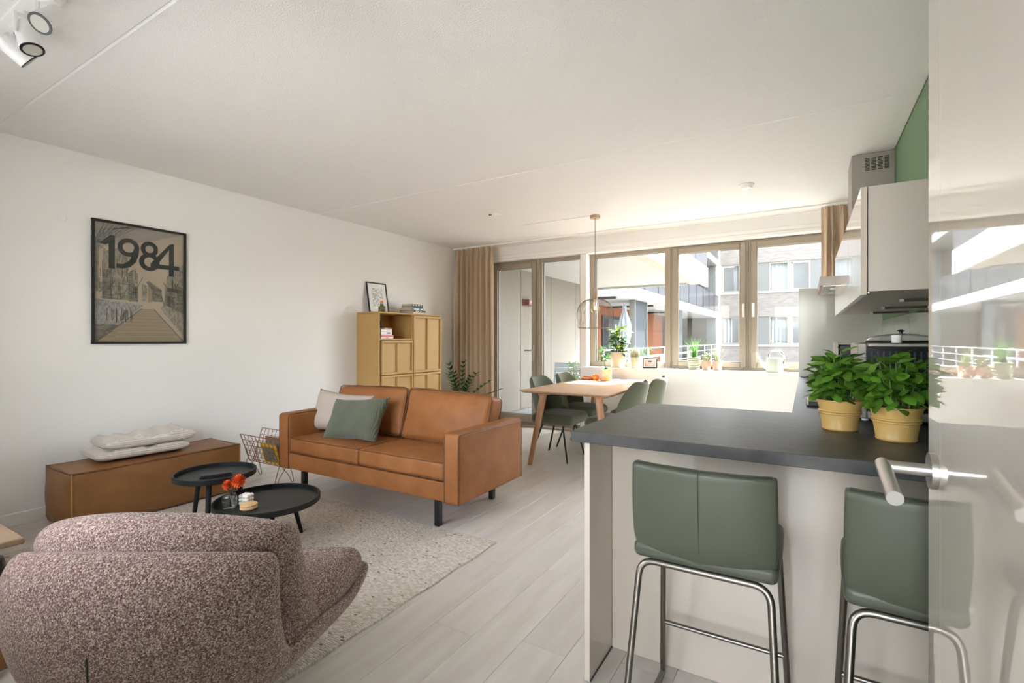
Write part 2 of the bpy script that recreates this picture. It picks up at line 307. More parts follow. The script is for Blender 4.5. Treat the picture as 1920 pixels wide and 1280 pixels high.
# ------------------------------------------------------------------ mesh helpers
class MB:
    def __init__(s): s.v = []; s.f = []; s.wn = False
    def add(s, v, f):
        o = len(s.v); s.v.extend([tuple(p) for p in v]); s.f.extend([tuple(i + o for i in q) for q in f]); return s
    def box(s, x0, x1, y0, y1, z0, z1):
        v = [(x0, y0, z0), (x1, y0, z0), (x1, y1, z0), (x0, y1, z0), (x0, y0, z1), (x1, y0, z1), (x1, y1, z1), (x0, y1, z1)]
        return s.add(v, [(3, 2, 1, 0), (4, 5, 6, 7), (0, 1, 5, 4), (1, 2, 6, 5), (2, 3, 7, 6), (3, 0, 4, 7)])
    def rbox(s, x0, x1, y0, y1, z0, z1, r=0.004, seg=1, M=None):
        if seg > 1: s.wn = True
        bm = bmesh.new(); bmesh.ops.create_cube(bm, size=1.0)
        sx, sy, sz = x1 - x0, y1 - y0, z1 - z0
        for v in bm.verts: v.co = Vector(((v.co.x + .5) * sx + x0, (v.co.y + .5) * sy + y0, (v.co.z + .5) * sz + z0))
        r = min(r, 0.49 * min(sx, sy, sz))
        bmesh.ops.bevel(bm, geom=bm.edges[:], offset=r, segments=seg, affect='EDGES', profile=0.5)
        bm.verts.index_update()
        s.add([(M @ v.co if M else v.co) for v in bm.verts], [[q.index for q in f.verts] for f in bm.faces]); bm.free(); return s
    def grid(s, fn, nu, nv, cu=False, cv=False):
        us = nu if cu else nu + 1; vs_ = nv if cv else nv + 1
        v = [fn(i / nu, j / nv) for j in range(vs_) for i in range(us)]
        f = []
        for j in range(nv):
            for i in range(nu):
                a = j * us + i; b = j * us + (i + 1) % us; c = ((j + 1) % vs_) * us + (i + 1) % us; d = ((j + 1) % vs_) * us + i
                f.append((a, b, c, d))
        return s.add(v, f)
    def lathe(s, prof, n=24, c=(0, 0, 0), cap=True):
        v = []; f = []; m = len(prof)
        for k in range(n):
            a = 2 * math.pi * k / n
            for r, z in prof: v.append((c[0] + r * math.cos(a), c[1] + r * math.sin(a), c[2] + z))
        for k in range(n):
            for i in range(m - 1):
                a = k * m + i; b = ((k + 1) % n) * m + i
                f.append((a, b, b + 1, a + 1))
        if cap:
            if prof[0][0] > 1e-5: f.append([k * m for k in range(n)][::-1])
            if prof[-1][0] > 1e-5: f.append([k * m + m - 1 for k in range(n)])
        return s.add(v, f)
    def tube(s, pts, r, n=8, closed=False, r1=None, cap=True):
        P = [Vector(p) for p in pts]; m = len(P)
        T = []
        for i in range(m):
            a = P[(i - 1) % m] if (closed or i > 0) else P[i]; b = P[(i + 1) % m] if (closed or i < m - 1) else P[i]
            t = (b - a); T.append(t.normalized() if t.length > 1e-9 else Vector((0, 0, 1)))
        up = Vector((0, 0, 1)) if abs(T[0].z) < 0.9 else Vector((1, 0, 0))
        nrm = (up - T[0] * up.dot(T[0])).normalized()
        v = []; f = []
        for i in range(m):
            nrm = nrm - T[i] * nrm.dot(T[i])
            nrm = nrm.normalized() if nrm.length > 1e-6 else T[i].orthogonal().normalized()
            bi = T[i].cross(nrm)
            rr = r if r1 is None else r + (r1 - r) * i / (m - 1)
            for k in range(n):
                a = 2 * math.pi * k / n
                v.append(P[i] + (nrm * math.cos(a) + bi * math.sin(a)) * rr)
        for i in range(m if closed else m - 1):
            for k in range(n):
                a = i * n + k; b = i * n + (k + 1) % n; j = (i + 1) % m
                f.append((a, b, j * n + (k + 1) % n, j * n + k))
        if cap and not closed:
            f.append(list(range(n))[::-1]); f.append([(m - 1) * n + k for k in range(n)])
        return s.add(v, f)
    def ball(s, c, rx, ry=None, rz=None, nu=14, nv=8):
        ry = ry or rx; rz = rz or rx
        return s.grid(lambda u, w: (c[0] + rx * math.cos(2 * math.pi * u) * math.sin(math.pi * (0.001 + .998 * w)), c[1] + ry * math.sin(2 * math.pi * u) * math.sin(math.pi * (0.001 + .998 * w)), c[2] - rz * math.cos(math.pi * w)), nu, nv, cu=True)
    def prism(s, poly, t0, t1, fn):
        """poly of (u,v); fn(u,v,t)->xyz"""
        n = len(poly)
        v = [fn(u, w, t0) for u, w in poly] + [fn(u, w, t1) for u, w in poly]
        f = [list(range(n))[::-1], list(range(n, 2 * n))] + [(i, (i + 1) % n, n + (i + 1) % n, n + i) for i in range(n)]
        return s.add(v, f)
    def softbox(s, c, h, r, bulge=(0, 0, 0), n=8, wob=0.0, M=None):
        """rounded box with bulging faces: centre c, half sizes h, edge radius r"""
        def ts(hh):
            e = max(0.02, 1 - r / hh)
            return sorted(set([-1, -1 + (1 - e) * .35, -1 + (1 - e) * .7] + [-e + 2 * e * k / n for k in range(n + 1)] + [1 - (1 - e) * .7, 1 - (1 - e) * .35, 1]))
        bm = bmesh.new()
        T = [ts(h[i]) for i in range(3)]
        for ax in range(3):
            a, b = (ax + 1) % 3, (ax + 2) % 3
            for sg in (-1, 1):
                rows = []
                for p in T[a]:
                    row = []
                    for q in T[b]:
                        co = [0, 0, 0]; co[ax] = sg; co[a] = p; co[b] = q
                        row.append(bm.verts.new(co))
                    rows.append(row)
                for i in range(len(rows) - 1):
                    for j in range(len(rows[0]) - 1):
                        q = (rows[i][j], rows[i + 1][j], rows[i + 1][j + 1], rows[i][j + 1])
                        bm.faces.new(q if sg > 0 else q[::-1])
        bmesh.ops.remove_doubles(bm, verts=bm.verts[:], dist=1e-5)
        for v in bm.verts:
            p = v.co.copy()
            w = Vector((p.x * h[0], p.y * h[1], p.z * h[2]))
            q = Vector([max(-(h[i] - r), min(h[i] - r, w[i])) for i in range(3)])
            d = w - q
            if d.length > 1e-9: w = q + d.normalized() * r
            for i in range(3):
                a, b = (i + 1) % 3, (i + 2) % 3
                k = (1 - p[a] ** 2) * (1 - p[b] ** 2)
                if abs(p[i]) > .5: w[i] += math.copysign(bulge[i] * k, p[i])
            if wob:
                w.z += wob * math.sin(w.x * 19 + w.y * 7) * math.cos(w.y * 23 - w.x * 5); w.y += wob * .7 * math.sin(w.x * 13 + w.z * 21)
            w = w + Vector(c)
            v.co = M @ w if M else w
        bm.verts.index_update()
        s.add([v.co.copy() for v in bm.verts], [[q.index for q in f.verts] for f in bm.faces]); bm.free(); return s
    def build(s, name, m, parent=None, loc=None, rot=None, flat=False, angle=40, solid=0, subsurf=0):
        me = bpy.data.meshes.new(name); me.from_pydata(s.v, [], [list(q) for q in s.f]); me.update()
        o = bpy.data.objects.new(name, me); C.objects.link(o)
        mm = MATS[m] if isinstance(m, str) else m
        me.materials.append(mm)
        if not flat:
            me.polygons.foreach_set('use_smooth', [True] * len(me.polygons)); me.set_sharp_from_angle(angle=R(angle))
        if parent is not None: o.parent = parent
        if loc: o.location = loc
        if rot: o.rotation_euler = rot
        if solid:
            md = o.modifiers.new('solid', 'SOLIDIFY'); md.thickness = solid; md.offset = 0
        if s.wn and not flat:
            md = o.modifiers.new('wn', 'WEIGHTED_NORMAL'); md.keep_sharp = True; md.weight = 100
        if subsurf:
            md = o.modifiers.new('sub', 'SUBSURF'); md.levels = subsurf; md.render_levels = subsurf
        return o

def smooth_path(pts, n=40):
    """Catmull-Rom through tuples of any length"""
    out = []; m = len(pts)
    for k in range(n + 1):
        t = k / n * (m - 1); i = min(int(t), m - 2); f = t - i
        p0, p1, p2, p3 = pts[max(i - 1, 0)], pts[i], pts[i + 1], pts[min(i + 2, m - 1)]
        out.append(tuple(0.5 * (2 * b + (c - a) * f + (2 * a - 5 * b + 4 * c - d) * f * f + (3 * b - a - 3 * c + d) * f ** 3) for a, b, c, d in zip(p0, p1, p2, p3)))
    return out
def spow(x, e): return math.copysign(abs(x) ** e, x)
def loft_slab(mb, st, n=36, m=28, e=0.5, flip=1, round_end=0.04):
    """stations (y,z,halfwidth,thickness,wrap): a padded slab following a side profile"""
    P = smooth_path(st, n)
    L = [0]
    for i in range(1, len(P)): L.append(L[-1] + math.hypot(P[i][0] - P[i - 1][0], P[i][1] - P[i - 1][1]))
    tot = L[-1]; rows = []
    for i, p in enumerate(P):
        a = P[max(i - 1, 0)]; b = P[min(i + 1, len(P) - 1)]
        ty, tz = b[0] - a[0], b[1] - a[1]; l = math.hypot(ty, tz); ty /= l; tz /= l
        ny, nz = -tz * flip, ty * flip
        d = min(L[i], tot - L[i]); k = 1.0
        if d < round_end: k = math.sqrt(max(0.0, 1 - (1 - d / round_end) ** 2)); k = max(k, 0.06)
        row = []
        for j in range(m):
            t = 2 * math.pi * j / m
            xr = spow(math.cos(t), e); x = p[2] * (0.94 + 0.06 * k) * xr
            q = abs(xr) ** 2.2
            if len(p) > 5:
                off = p[3] / 2 * k * spow(math.sin(t), e); row.append((x, p[0] + ny * off + p[4] * q, p[1] + nz * off + p[5] * q))
            else:
                off = p[3] / 2 * k * spow(math.sin(t), e) + p[4] * q; row.append((x, p[0] + ny * off, p[1] + nz * off))
        rows.append(row)
    v = [q for r in rows for q in r]; f = []
    for i in range(len(rows) - 1):
        for j in range(m): f.append((i * m + j, i * m + (j + 1) % m, (i + 1) * m + (j + 1) % m, (i + 1) * m + j))
    f.append(list(range(m))[::-1]); f.append([(len(rows) - 1) * m + j for j in range(m)])
    mb.add(v, f)
    return P

def fillet(pts, r, n=5):
    """round the corners of a polyline"""
    P = [Vector(p) for p in pts]; out = [P[0]]
    for i in range(1, len(P) - 1):
        a, b, c = P[i - 1], P[i], P[i + 1]
        u = (a - b); w = (c - b); rr = min(r, u.length * .45, w.length * .45)
        p0 = b + u.normalized() * rr; p1 = b + w.normalized() * rr
        for k in range(n + 1):
            t = k / n; out.append(p0 * (1 - t) ** 2 + b * 2 * t * (1 - t) + p1 * t * t)
    out.append(P[-1]); return out

# ------------------------------------------------------------------ object helpers
def tag(o, label, cat, group=None):
    o['label'] = label; o['category'] = cat
    if group: o['group'] = group
    return o
def thing(name, label, cat, loc=(0, 0, 0), rotz=0.0, group=None):
    o = bpy.data.objects.new(name, None); o.empty_display_size = 0.1; C.objects.link(o)
    o.location = loc; o.rotation_euler = (0, 0, rotz)
    return tag(o, label, cat, group)
def struct(o): o['kind'] = 'structure'; return o
def sempty(name):
    o = bpy.data.objects.new(name, None); C.objects.link(o); return struct(o)
def dup(root, loc, rotz, label=None, group=None):
    r = root.copy(); C.objects.link(r); r.location = loc; r.rotation_euler = (0, 0, rotz)
    if label: r['label'] = label
    if group: r['group'] = group
    for ch in list(root.children):
        c = ch.copy(); C.objects.link(c); c.parent = r
        for g in ch.children:
            d = g.copy(); C.objects.link(d); d.parent = c
    return r
def inst(name, me, parent, loc, rot, sc=1.0):
    o = bpy.data.objects.new(name, me); C.objects.link(o); o.parent = parent
    o.location = loc; o.rotation_euler = rot
    o.scale = (sc, sc, sc) if not isinstance(sc, tuple) else sc
    return o
# ================================================================== THE ROOM
XL, XR, YW, CEIL = -4.53, 0.545, 6.08, 2.60
# floor: base slab with separate planks
floor = struct(MB().box(XL - .1, XR + .1, -1.7, 6.40, -0.20, -0.010).build('floor', 'floor_base'))
PW, PL = 0.196, 1.32
def plank_mesh(w, l):
    mb = MB().rbox(0, w - .0012, 0, l - .0012, -0.0098, 0.0, r=0.0007)
    o = mb.build('plank', 'floor_wood', flat=True); me = o.data; bpy.data.objects.remove(o); return me
full = plank_mesh(PW, PL); cache = {}
x = XL; row = 0
while x < XR - 0.01:
    w = min(PW, XR - x)
    y = -1.6 - ((row * 0.47) % 1.0) * PL
    while y < YW + .08:
        y0 = max(y, -1.6); y1 = min(y + PL, YW + .12)
        if y1 - y0 > 0.05:
            key = (round(w, 3), round(y1 - y0, 3))
            if key not in cache: cache[key] = full if (abs(w - PW) < 1e-4 and abs(y1 - y0 - PL) < 1e-4) else plank_mesh(w, y1 - y0)
            inst('plank', cache[key], floor, (x, y0, 0), (0, 0, 0))
        y += PL
    x += PW; row += 1
# ceiling: slabs with bevelled joints
ceiling = struct(MB().box(XL - .1, XR + .1, -1.7, 6.42, CEIL + .03, CEIL + .2).build('ceiling', 'ceiling_paint'))
for y0, y1 in ((-1.7, 0.985), (0.985, 3.455), (3.455, 6.10)):
    MB().rbox(XL, XR, y0, y1, CEIL, CEIL + .035, r=0.008).build('ceiling_panel', 'ceiling_paint', ceiling, flat=True)
wl = struct(MB().box(XL - .15, XL, -1.7, 6.42, -0.2, CEIL + .03).build('wall_left', 'wall_paint'))
struct(MB().box(XR, XR + .15, -1.7, 6.42, -0.2, CEIL + .03).build('wall_right', 'green_paint'))
# window wall: below the sill, pier, header, strip behind the left curtain
mb = MB()
mb.box(-2.59, XR, YW, 6.40, -0.2, 0.862)
mb.box(-2.59, -2.505, YW, 6.40, 0.862, 2.39)
mb.box(0.44, XR, YW, 6.40, 0.862, 2.39)
mb.box(XL, XR, YW, 6.40, 2.39, CEIL + .03)
mb.box(XL, -4.06, YW, 6.40, -0.2, 2.39)
struct(mb.build('wall_window', 'wall_paint', flat=True))
# back wall: added fill-light window and the doorway the camera stands in
mb = MB()
mb.box(XL, -3.40, -.10, .04, -0.2, CEIL + .03); mb.box(-1.50, -0.86, -.10, .04, -0.2, CEIL + .03); mb.box(0.24, XR, -.10, .255, -0.2, CEIL + .03)
mb.box(-3.40, -1.50, -.10, .04, 2.10, CEIL + .03); mb.box(-0.86, 0.24, -.10, .04, 2.32, CEIL + .03); mb.box(-3.40, -1.50, -.10, .04, -.2, .80)
struct(mb.build('wall_back', 'wall_paint', flat=True))
mb = MB(); mb.box(-1.02, -.95, -1.7, -.10, -0.2, CEIL + .03); mb.box(-.95, -.75, -1.75, -1.65, -.2, CEIL + .03); mb.box(.15, XR, -1.75, -1.65, -.2, CEIL + .03); mb.box(-.75, .15, -1.75, -1.65, 2.15, CEIL + .03)  # end wall left open for the added glazed door
struct(mb.build('wall_hall', 'wall_paint', flat=True))
struct(MB().box(-12, 8, -14, -1.7, -.30, -.10).build('added_bounce_ground', 'bounce_ground_pale', flat=True))  # unseen pale ground, added to bounce sunlight up to the ceiling
# skirting
mb = MB(); mb.rbox(XL, XL + .013, 0.04, 3.985, 0, .085, r=.003); mb.rbox(XL, XL + .013, 5.1, 6.08, 0, .085, r=.003)
struct(mb.build('baseboard_left', 'trim_paint'))
struct(MB().rbox(-2.59, -0.06, YW - .013, YW, 0, .07, r=.003).build('baseboard_window', 'trim_paint'))
# sill and header moulding
struct(MB().rbox(-2.62, .44, 6.045, 6.26, 0.862, 0.886, r=.005, seg=2).build('trim_1', 'trim_paint'))
mb = MB(); mb.rbox(-4.06, XR, YW - .016, YW + .002, 2.385, 2.425, r=.004); mb.rbox(-4.06, XR, YW - .009, YW + .002, 2.425, 2.47, r=.004)
struct(mb.build('trim_2', 'trim_paint'))
# curtain rail on the ceiling
rail = tag(MB().rbox(XL + .01, XR - .01, 5.80, 5.835, CEIL - .022, CEIL - .001, r=.004).build('curtain_rail', 'trim_paint'), 'long white curtain rail fixed to the ceiling before the windows', 'curtain rail')
# ---- windows
def ring(mb, x0, x1, z0, z1, y0, y1, w, r=.004, wb=None, wt=None):
    wb = wb or w; wt = wt or w
    mb.rbox(x0, x0 + w, y0, y1, z0, z1, r=r); mb.rbox(x1 - w, x1, y0, y1, z0, z1, r=r)
    mb.rbox(x0 + w, x1 - w, y0, y1, z1 - wt, z1, r=r); mb.rbox(x0 + w, x1 - w, y0, y1, z0, z0 + wb, r=r)
def pane(parent, x0, x1, z0, z1, y):
    g = MB(); ring(g, x0 - .006, x1 + .006, z0 - .006, z1 + .006, y - .012, y + .012, .009, r=.001)
    g.build('gasket', 'gasket_black', parent)
    return MB().box(x0, x1, y - .004, y + .004, z0, z1).build('pane', 'window_glass_dimmed', parent, flat=True)
def pane5(parent, x0, x1, z0, z1, y):
    return MB().box(x0, x1, y - .004, y + .004, z0, z1).build('pane', 'window_glass', parent, flat=True)
ZB, ZT = 0.888, 2.389
w1 = sempty('window_1')
mb = MB(); ring(mb, -2.505, -1.44, ZB, ZT, 6.23, 6.31, .075, wb=.062, wt=.05); mb.build('frame', 'frame_taupe', w1)
pane(w1, -2.43, -1.515, .95, 2.339, 6.27)
def sash_window(name, x0, x1, hx):
    w = sempty(name)
    mb = MB(); ring(mb, x0, x1, ZB, ZT, 6.24, 6.31, .05); mb.build('frame', 'frame_taupe', w)
    s = MB(); ring(s, x0 + .022, x1 - .022, ZB + .03, ZT - .022, 6.215, 6.29, .062, r=.006)
    so = s.build('sash', 'frame_taupe', w)
    b = MB(); ring(b, x0 + .080, x1 - .080, ZB + .088, ZT - .080, 6.222, 6.245, .012, r=.003); b.build('glazing_bead', 'frame_taupe', w)
    pane(w, x0 + .09, x1 - .09, ZB + .098, ZT - .090, 6.262)
    h = MB(); h.rbox(hx - .014, hx + .014, 6.198, 6.216, 1.50, 1.66, r=.006, seg=2)
    h.tube([(hx, 6.205, 1.64), (hx, 6.17, 1.64)], .009, 10)
    h.rbox(hx - .011, hx + .011, 6.155, 6.175, 1.50, 1.655, r=.008, seg=2)
    h.build('window_handle', 'white_plastic', w)
sash_window('window_2', -1.44, -0.572, -0.62)
sash_window('window_3', -0.568, 0.44, -0.52)
# ---- balcony door and side light
d1 = sempty('door_1')
mb = MB(); ring(mb, -4.06, -3.255, 0.0, 2.389, 6.17, 6.27, .05, wb=.05); mb.build('frame', 'frame_taupe', d1)
mb = MB(); ring(mb, -4.025, -3.30, 0.055, 2.35, 6.15, 6.23, .072, wb=.11, r=.006); mb.build('door_leaf', 'frame_taupe', d1)
pane(d1, -3.953, -3.372, .165, 2.278, 6.19)
h = MB(); h.rbox(-3.348, -3.318, 6.140, 6.151, .93, 1.17, r=.004); h.tube([(-3.333, 6.145, 1.09), (-3.333, 6.09, 1.09)], .009, 10)
h.tube(fillet([(-3.333, 6.095, 1.09), (-3.333, 6.088, 1.09), (-3.45, 6.088, 1.09)], .01), .0095, 10)
h.build('door_handle', 'steel_brushed', d1)
MB().rbox(-4.06, -2.59, 6.08, 6.30, 0.0, 0.03, r=.004).build('threshold', 'frame_taupe', d1)
w4 = sempty('window_4')
mb = MB(); ring(mb, -3.255, -2.59, 0.0, 2.389, 6.17, 6.27, .046, wb=.075); mb.rbox(-3.27, -3.235, 6.145, 6.20, 0.03, 2.386, r=.006); mb.build('frame', 'frame_taupe', w4)
pane(w4, -3.209, -2.636, .075, 2.343, 6.22)
w5 = sempty('added_fill_window')  # unseen window added behind the camera to let fill light in
xs = [-3.40, -2.45, -1.50]
mb = MB()
for a, b in zip(xs, xs[1:]): ring(mb, a, b, .80, 2.10, -.06, .0, .05)
mb.build('frame', 'frame_taupe', w5)
for a, b in zip(xs, xs[1:]): pane5(w5, a + .05, b - .05, .85, 2.05, -.03)

d3 = sempty('added_fill_door')  # unseen glazed door added at the hall end for fill light
mb = MB(); ring(mb, -.75, .15, 0.001, 2.15, -1.73, -1.68, .06, wb=.12); mb.build('frame', 'frame_taupe', d3)
pane5(d3, -.69, .09, .12, 2.09, -1.705)
# ---- glossy interior door swung open beside the camera
door = sempty('door_2')
DX, DY = 0.195, 1.18
leaf = MB().rbox(DX, DX + .040, 0.262, DY - .0938, 0.008, 2.30, r=.0005); leaf.build('door_leaf', 'door_gloss', door, flat=True)
MB().rbox(DX + .0001, DX + .040, DY - .093, DY, 0.008, 2.30, r=.0006).build('edge_strip', 'door_gloss', door, flat=True)
hz, hy = 1.010, DY - .062
mb = MB(); mb.tube([(DX, hy, hz), (DX - .010, hy, hz)], .0315, 32); mb.build('rosette', 'steel_brushed', door)
dirl = Vector((0, -math.cos(R(9)), -math.sin(R(9))))
c0 = Vector((DX - .074, hy, hz))
mb = MB(); mb.tube([(DX - .008, hy, hz), tuple(c0 + Vector((.002, 0, 0)))], .0112, 20)
mb.tube([tuple(c0 - dirl * .0112), tuple(c0 + dirl * .140)], .0118, 24); mb.build('door_handle', 'steel_brushed', door)

# ================================================================== OUTSIDE
struct(MB().box(-40, 40, 6.4, 80, -3.2, -3.0).build('courtyard_ground', 'asphalt', flat=True))
# balcony outside the door
bal = struct(MB().box(-4.55, -2.15, 6.40, 11.3, -.30, -.035).build('balcony_floor', 'slab_white', flat=True))
for k in range(16):
    MB().rbox(-4.38, -2.22, 6.42 + k * .30, 6.42 + k * .30 + .288, -.035, -.012, r=.004).build('deck_board', 'deck_grey', bal)
fin = struct(MB().box(-4.62, -4.42, 6.40, 11.3, -.3, 2.5).build('balcony_side_wall', 'seam_grey', flat=True))
for k in range(4):
    y0 = 6.41 + k * 1.22
    MB().rbox(-4.42, -4.40, y0, y0 + 1.212, -.01, 2.5, r=.003).build('wall_panel', 'fin_concrete', fin)
sof = struct(MB().box(-4.62, -2.27, 6.40, 11.2, 2.50, 2.86).build('balcony_soffit', 'soffit_cream', flat=True))
struct(MB().box(-2.27, -2.03, 6.40, 11.7, 2.50, 2.86).build('soffit_edge', 'brick_soffit', flat=True))
struct(MB().box(-2.03, -1.97, 6.40, 12.2, 2.48, 2.92).build('soffit_fascia', 'slab_white', flat=True))
struct(MB().box(-4.62, -2.27, 11.2, 11.26, 2.45, 2.92).build('soffit_front', 'soffit_cream', flat=True))
ur = thing('balcony_railing', 'grey panelled railing on the white edge of the balcony overhead', 'railing', (-2.0, 9.3, 2.92))
for k in range(4):
    MB().box(-.015, .015, -2.7 + k * 1.4, -2.7 + k * 1.4 + 1.37, .03, 1.0).build('railing_panel', 'rail_glass', ur, flat=True)
    MB().box(-.02, .02, -2.73 + k * 1.4, -2.70 + k * 1.4, 0, 1.03).build('railing_post', 'ext_dark', ur, flat=True)
# open railing along the balcony
rl = thing('balcony_railing', 'white bar railing running along the open side of the balcony', 'railing', (-2.2, 8.8, -0.012))
for k in range(5): MB().tube([(0, -2.35, .18 + k * .2), (0, 2.4, .18 + k * .2)], .016, 6).build('railing_bar', 'slab_white', rl)
for k in range(5): MB().box(-.02, .02, -2.36 + k * 1.18, -2.32 + k * 1.18, 0, 1.0).build('railing_post', 'slab_white', rl, flat=True)
# wall lamp box on the side wall
wb = thing('wall_box', 'small reddish box lamp mounted on the balcony side wall', 'lamp', (-4.40, 7.85, 1.87))
MB().rbox(0, .13, -.14, .14, 0, .10, r=.006).build('housing', 'red_box', wb); MB().rbox(.1302, .136, -.1, .1, .025, .08, r=.003).build('lens', 'pot_rose', wb)
MB().box(0, .02, -.16, .16, -.01, .11).build('back_plate', 'red_box', wb, flat=True)
# opposite facade
fac = thing('apartment_building', 'pale brick apartment block with banded windows across the courtyard', 'building', (0, 30, -3))
for z0, z1 in ((-0, 3.88), (5.52, 6.80), (8.46, 9.72), (11.4, 12.6)):
    MB().box(-4.2, 16, 0, .4, z0, z1).build('brick_band', 'brick_pale', fac, flat=True)
for z0 in (3.88, 6.80, 9.72):
    MB().box(-4.2, 16, -.06, .4, z0, z0 + .10).build('sill_band', 'slab_white', fac, flat=True)
    for a, b in ((-3.15, -1.75), (.2, 1.55), (3.5, 4.85), (6.8, 8.15), (10.1, 16)):
        MB().box(a, b, .05, .4, z0 + .1, z0 + 1.66).build('infill_panel', 'ext_light', fac, flat=True)
    MB().box(-4.2, 16, 1.2, 1.3, z0, z0 + 1.7).build('inner_wall', 'ext_interior', fac, flat=True)
    for a, b, n in ((-4.15, -3.15, 1), (-1.75, .2, 2), (1.55, 3.5, 2), (4.85, 6.8, 2), (8.15, 10.1, 2)):
        mb = MB(); step = (b - a) / n
        for k in range(n): ring(mb, a + k * step, a + (k + 1) * step, z0 + .1, z0 + 1.66, .04, .14, .09, r=.01)
        f = mb.build('window', 'ext_frame', fac, flat=True)
        for k in range(n):
            MB().box(a + k * step + .08, a + (k + 1) * step - .08, .10, .11, z0 + .18, z0 + 1.58).build('pane', 'window_glass', f, flat=True)
        cw = (b - a) * rng.uniform(.35, .95); off = rng.choice((0, b - a - cw))
        MB().grid(lambda u, v: (a + off + u * cw, .35 + .05 * math.sin(u * cw * 34), z0 + .12 + v * 1.5), 46, 1).build('curtain', 'ext_curtain', f)
# side wing with galleries
wing = thing('apartment_wing', 'gallery wing with white balcony slabs, wood cladding and dark piers', 'building', (-4.2, 11.3, -3))
def wg(name, m, x0, x1, y0, y1, z0, z1): return MB().box(x0, x1, y0 - 11.3, y1 - 11.3, z0 + 3, z1 + 3).build(name, m, wing, flat=True)
wg('back_wall', 'ext_greige', -2.3, -2.0, 11.3, 30, -3, 8.2)
for z0, z1 in ((-.35, -.02), (2.44, 2.76), (5.35, 5.68)):
    wg('balcony_slab', 'slab_white', -2.0, 0.0, 11.4, 29.9, z0, z1)
for z0 in (2.76, 5.68):
    for k in range(11):
        y = 11.6 + k * 1.65
        wg('railing_panel', 'rail_glass', -.05, -.03, y + .03, y + 1.62, z0 + .04, z0 + .96); wg('railing_post', 'ext_dark', -.055, -.02, y, y + .03, z0, z0 + 1.0)
for y0, y1 in ((14.4, 15.7), (19.9, 21.05)): wg('pier', 'ext_dark', -.32, -.2, y0, y1, -.02, 2.44)
for y0, y1 in ((14.38, 14.44), (15.66, 15.72)): wg('pier_edge', 'ext_light', -.34, -.17, y0, y1, -.02, 2.44)
wg('wood_cladding', 'ext_wood', -2.0, -1.9, 15.6, 20.3, -.02, 2.44); wg('wood_cladding', 'ext_wood', -2.0, -1.9, 22, 24.6, -.02, 2.44)
wg('wood_cladding', 'ext_wood', -2.0, -1.9, 15.6, 20.3, 2.76, 5.35)
f = wg('window', 'ext_dark', -1.9, -1.86, 16.2, 19.5, .1, 2.1); MB().box(-1.858, -1.85, 5.05, 8.05, 3.2, 5.0).build('pane', 'window_glass', f, flat=True)
wg('gallery_door', 'ext_dark', -1.99, -1.92, 24.6, 25.7, -.02, 2.3)
wg('partition', 'ext_greige', -2.0, -.56, 29.0, 29.2, -.02, 8.2); wg('partition_edge', 'ext_light', -.56, -.1, 29.0, 29.2, -.02, 8.2)
for y0 in (13.0, 16.8, 21.2): wg('soffit_strip', 'ext_dark', -2.0, -.3, y0, y0 + .12, 2.38, 2.44)
wr = thing('gallery_railing', 'light bar railing on the lower gallery of the opposite wing', 'railing', (-4.28, 20.5, -.02))
for k in range(4): MB().tube([(0, -9, .25 + k * .25), (0, 9, .25 + k * .25)], .02, 6).build('railing_bar', 'slab_white', wr)
for k in range(10): MB().box(-.02, .02, -9 + k * 2, -8.95 + k * 2, 0, 1.0).build('railing_post', 'slab_white', wr, flat=True)
# closed parasol
pr = thing('closed_parasol', 'closed pale grey parasol standing on the neighbouring gallery', 'parasol', (-4.55, 13.95, -.02))
MB().tube([(0, 0, 0), (0, 0, 2.3)], .025, 8).build('pole', 'ext_light', pr)
MB().grid(lambda u, v: ((.05 + .13 * math.sin(math.pi * min(1, v * 1.15)) ) * (1 + .22 * math.cos(u * 2 * math.pi * 8)) * math.cos(u * 2 * math.pi), (.05 + .13 * math.sin(math.pi * min(1, v * 1.15))) * (1 + .22 * math.cos(u * 2 * math.pi * 8)) * math.sin(u * 2 * math.pi), 1.0 + 1.25 * v), 64, 10, cu=True).build('canopy', 'parasol_cloth', pr)
MB().lathe([(.2, 0), (.2, .05), (.05, .08)], 16).build('base', 'ext_dark', pr)
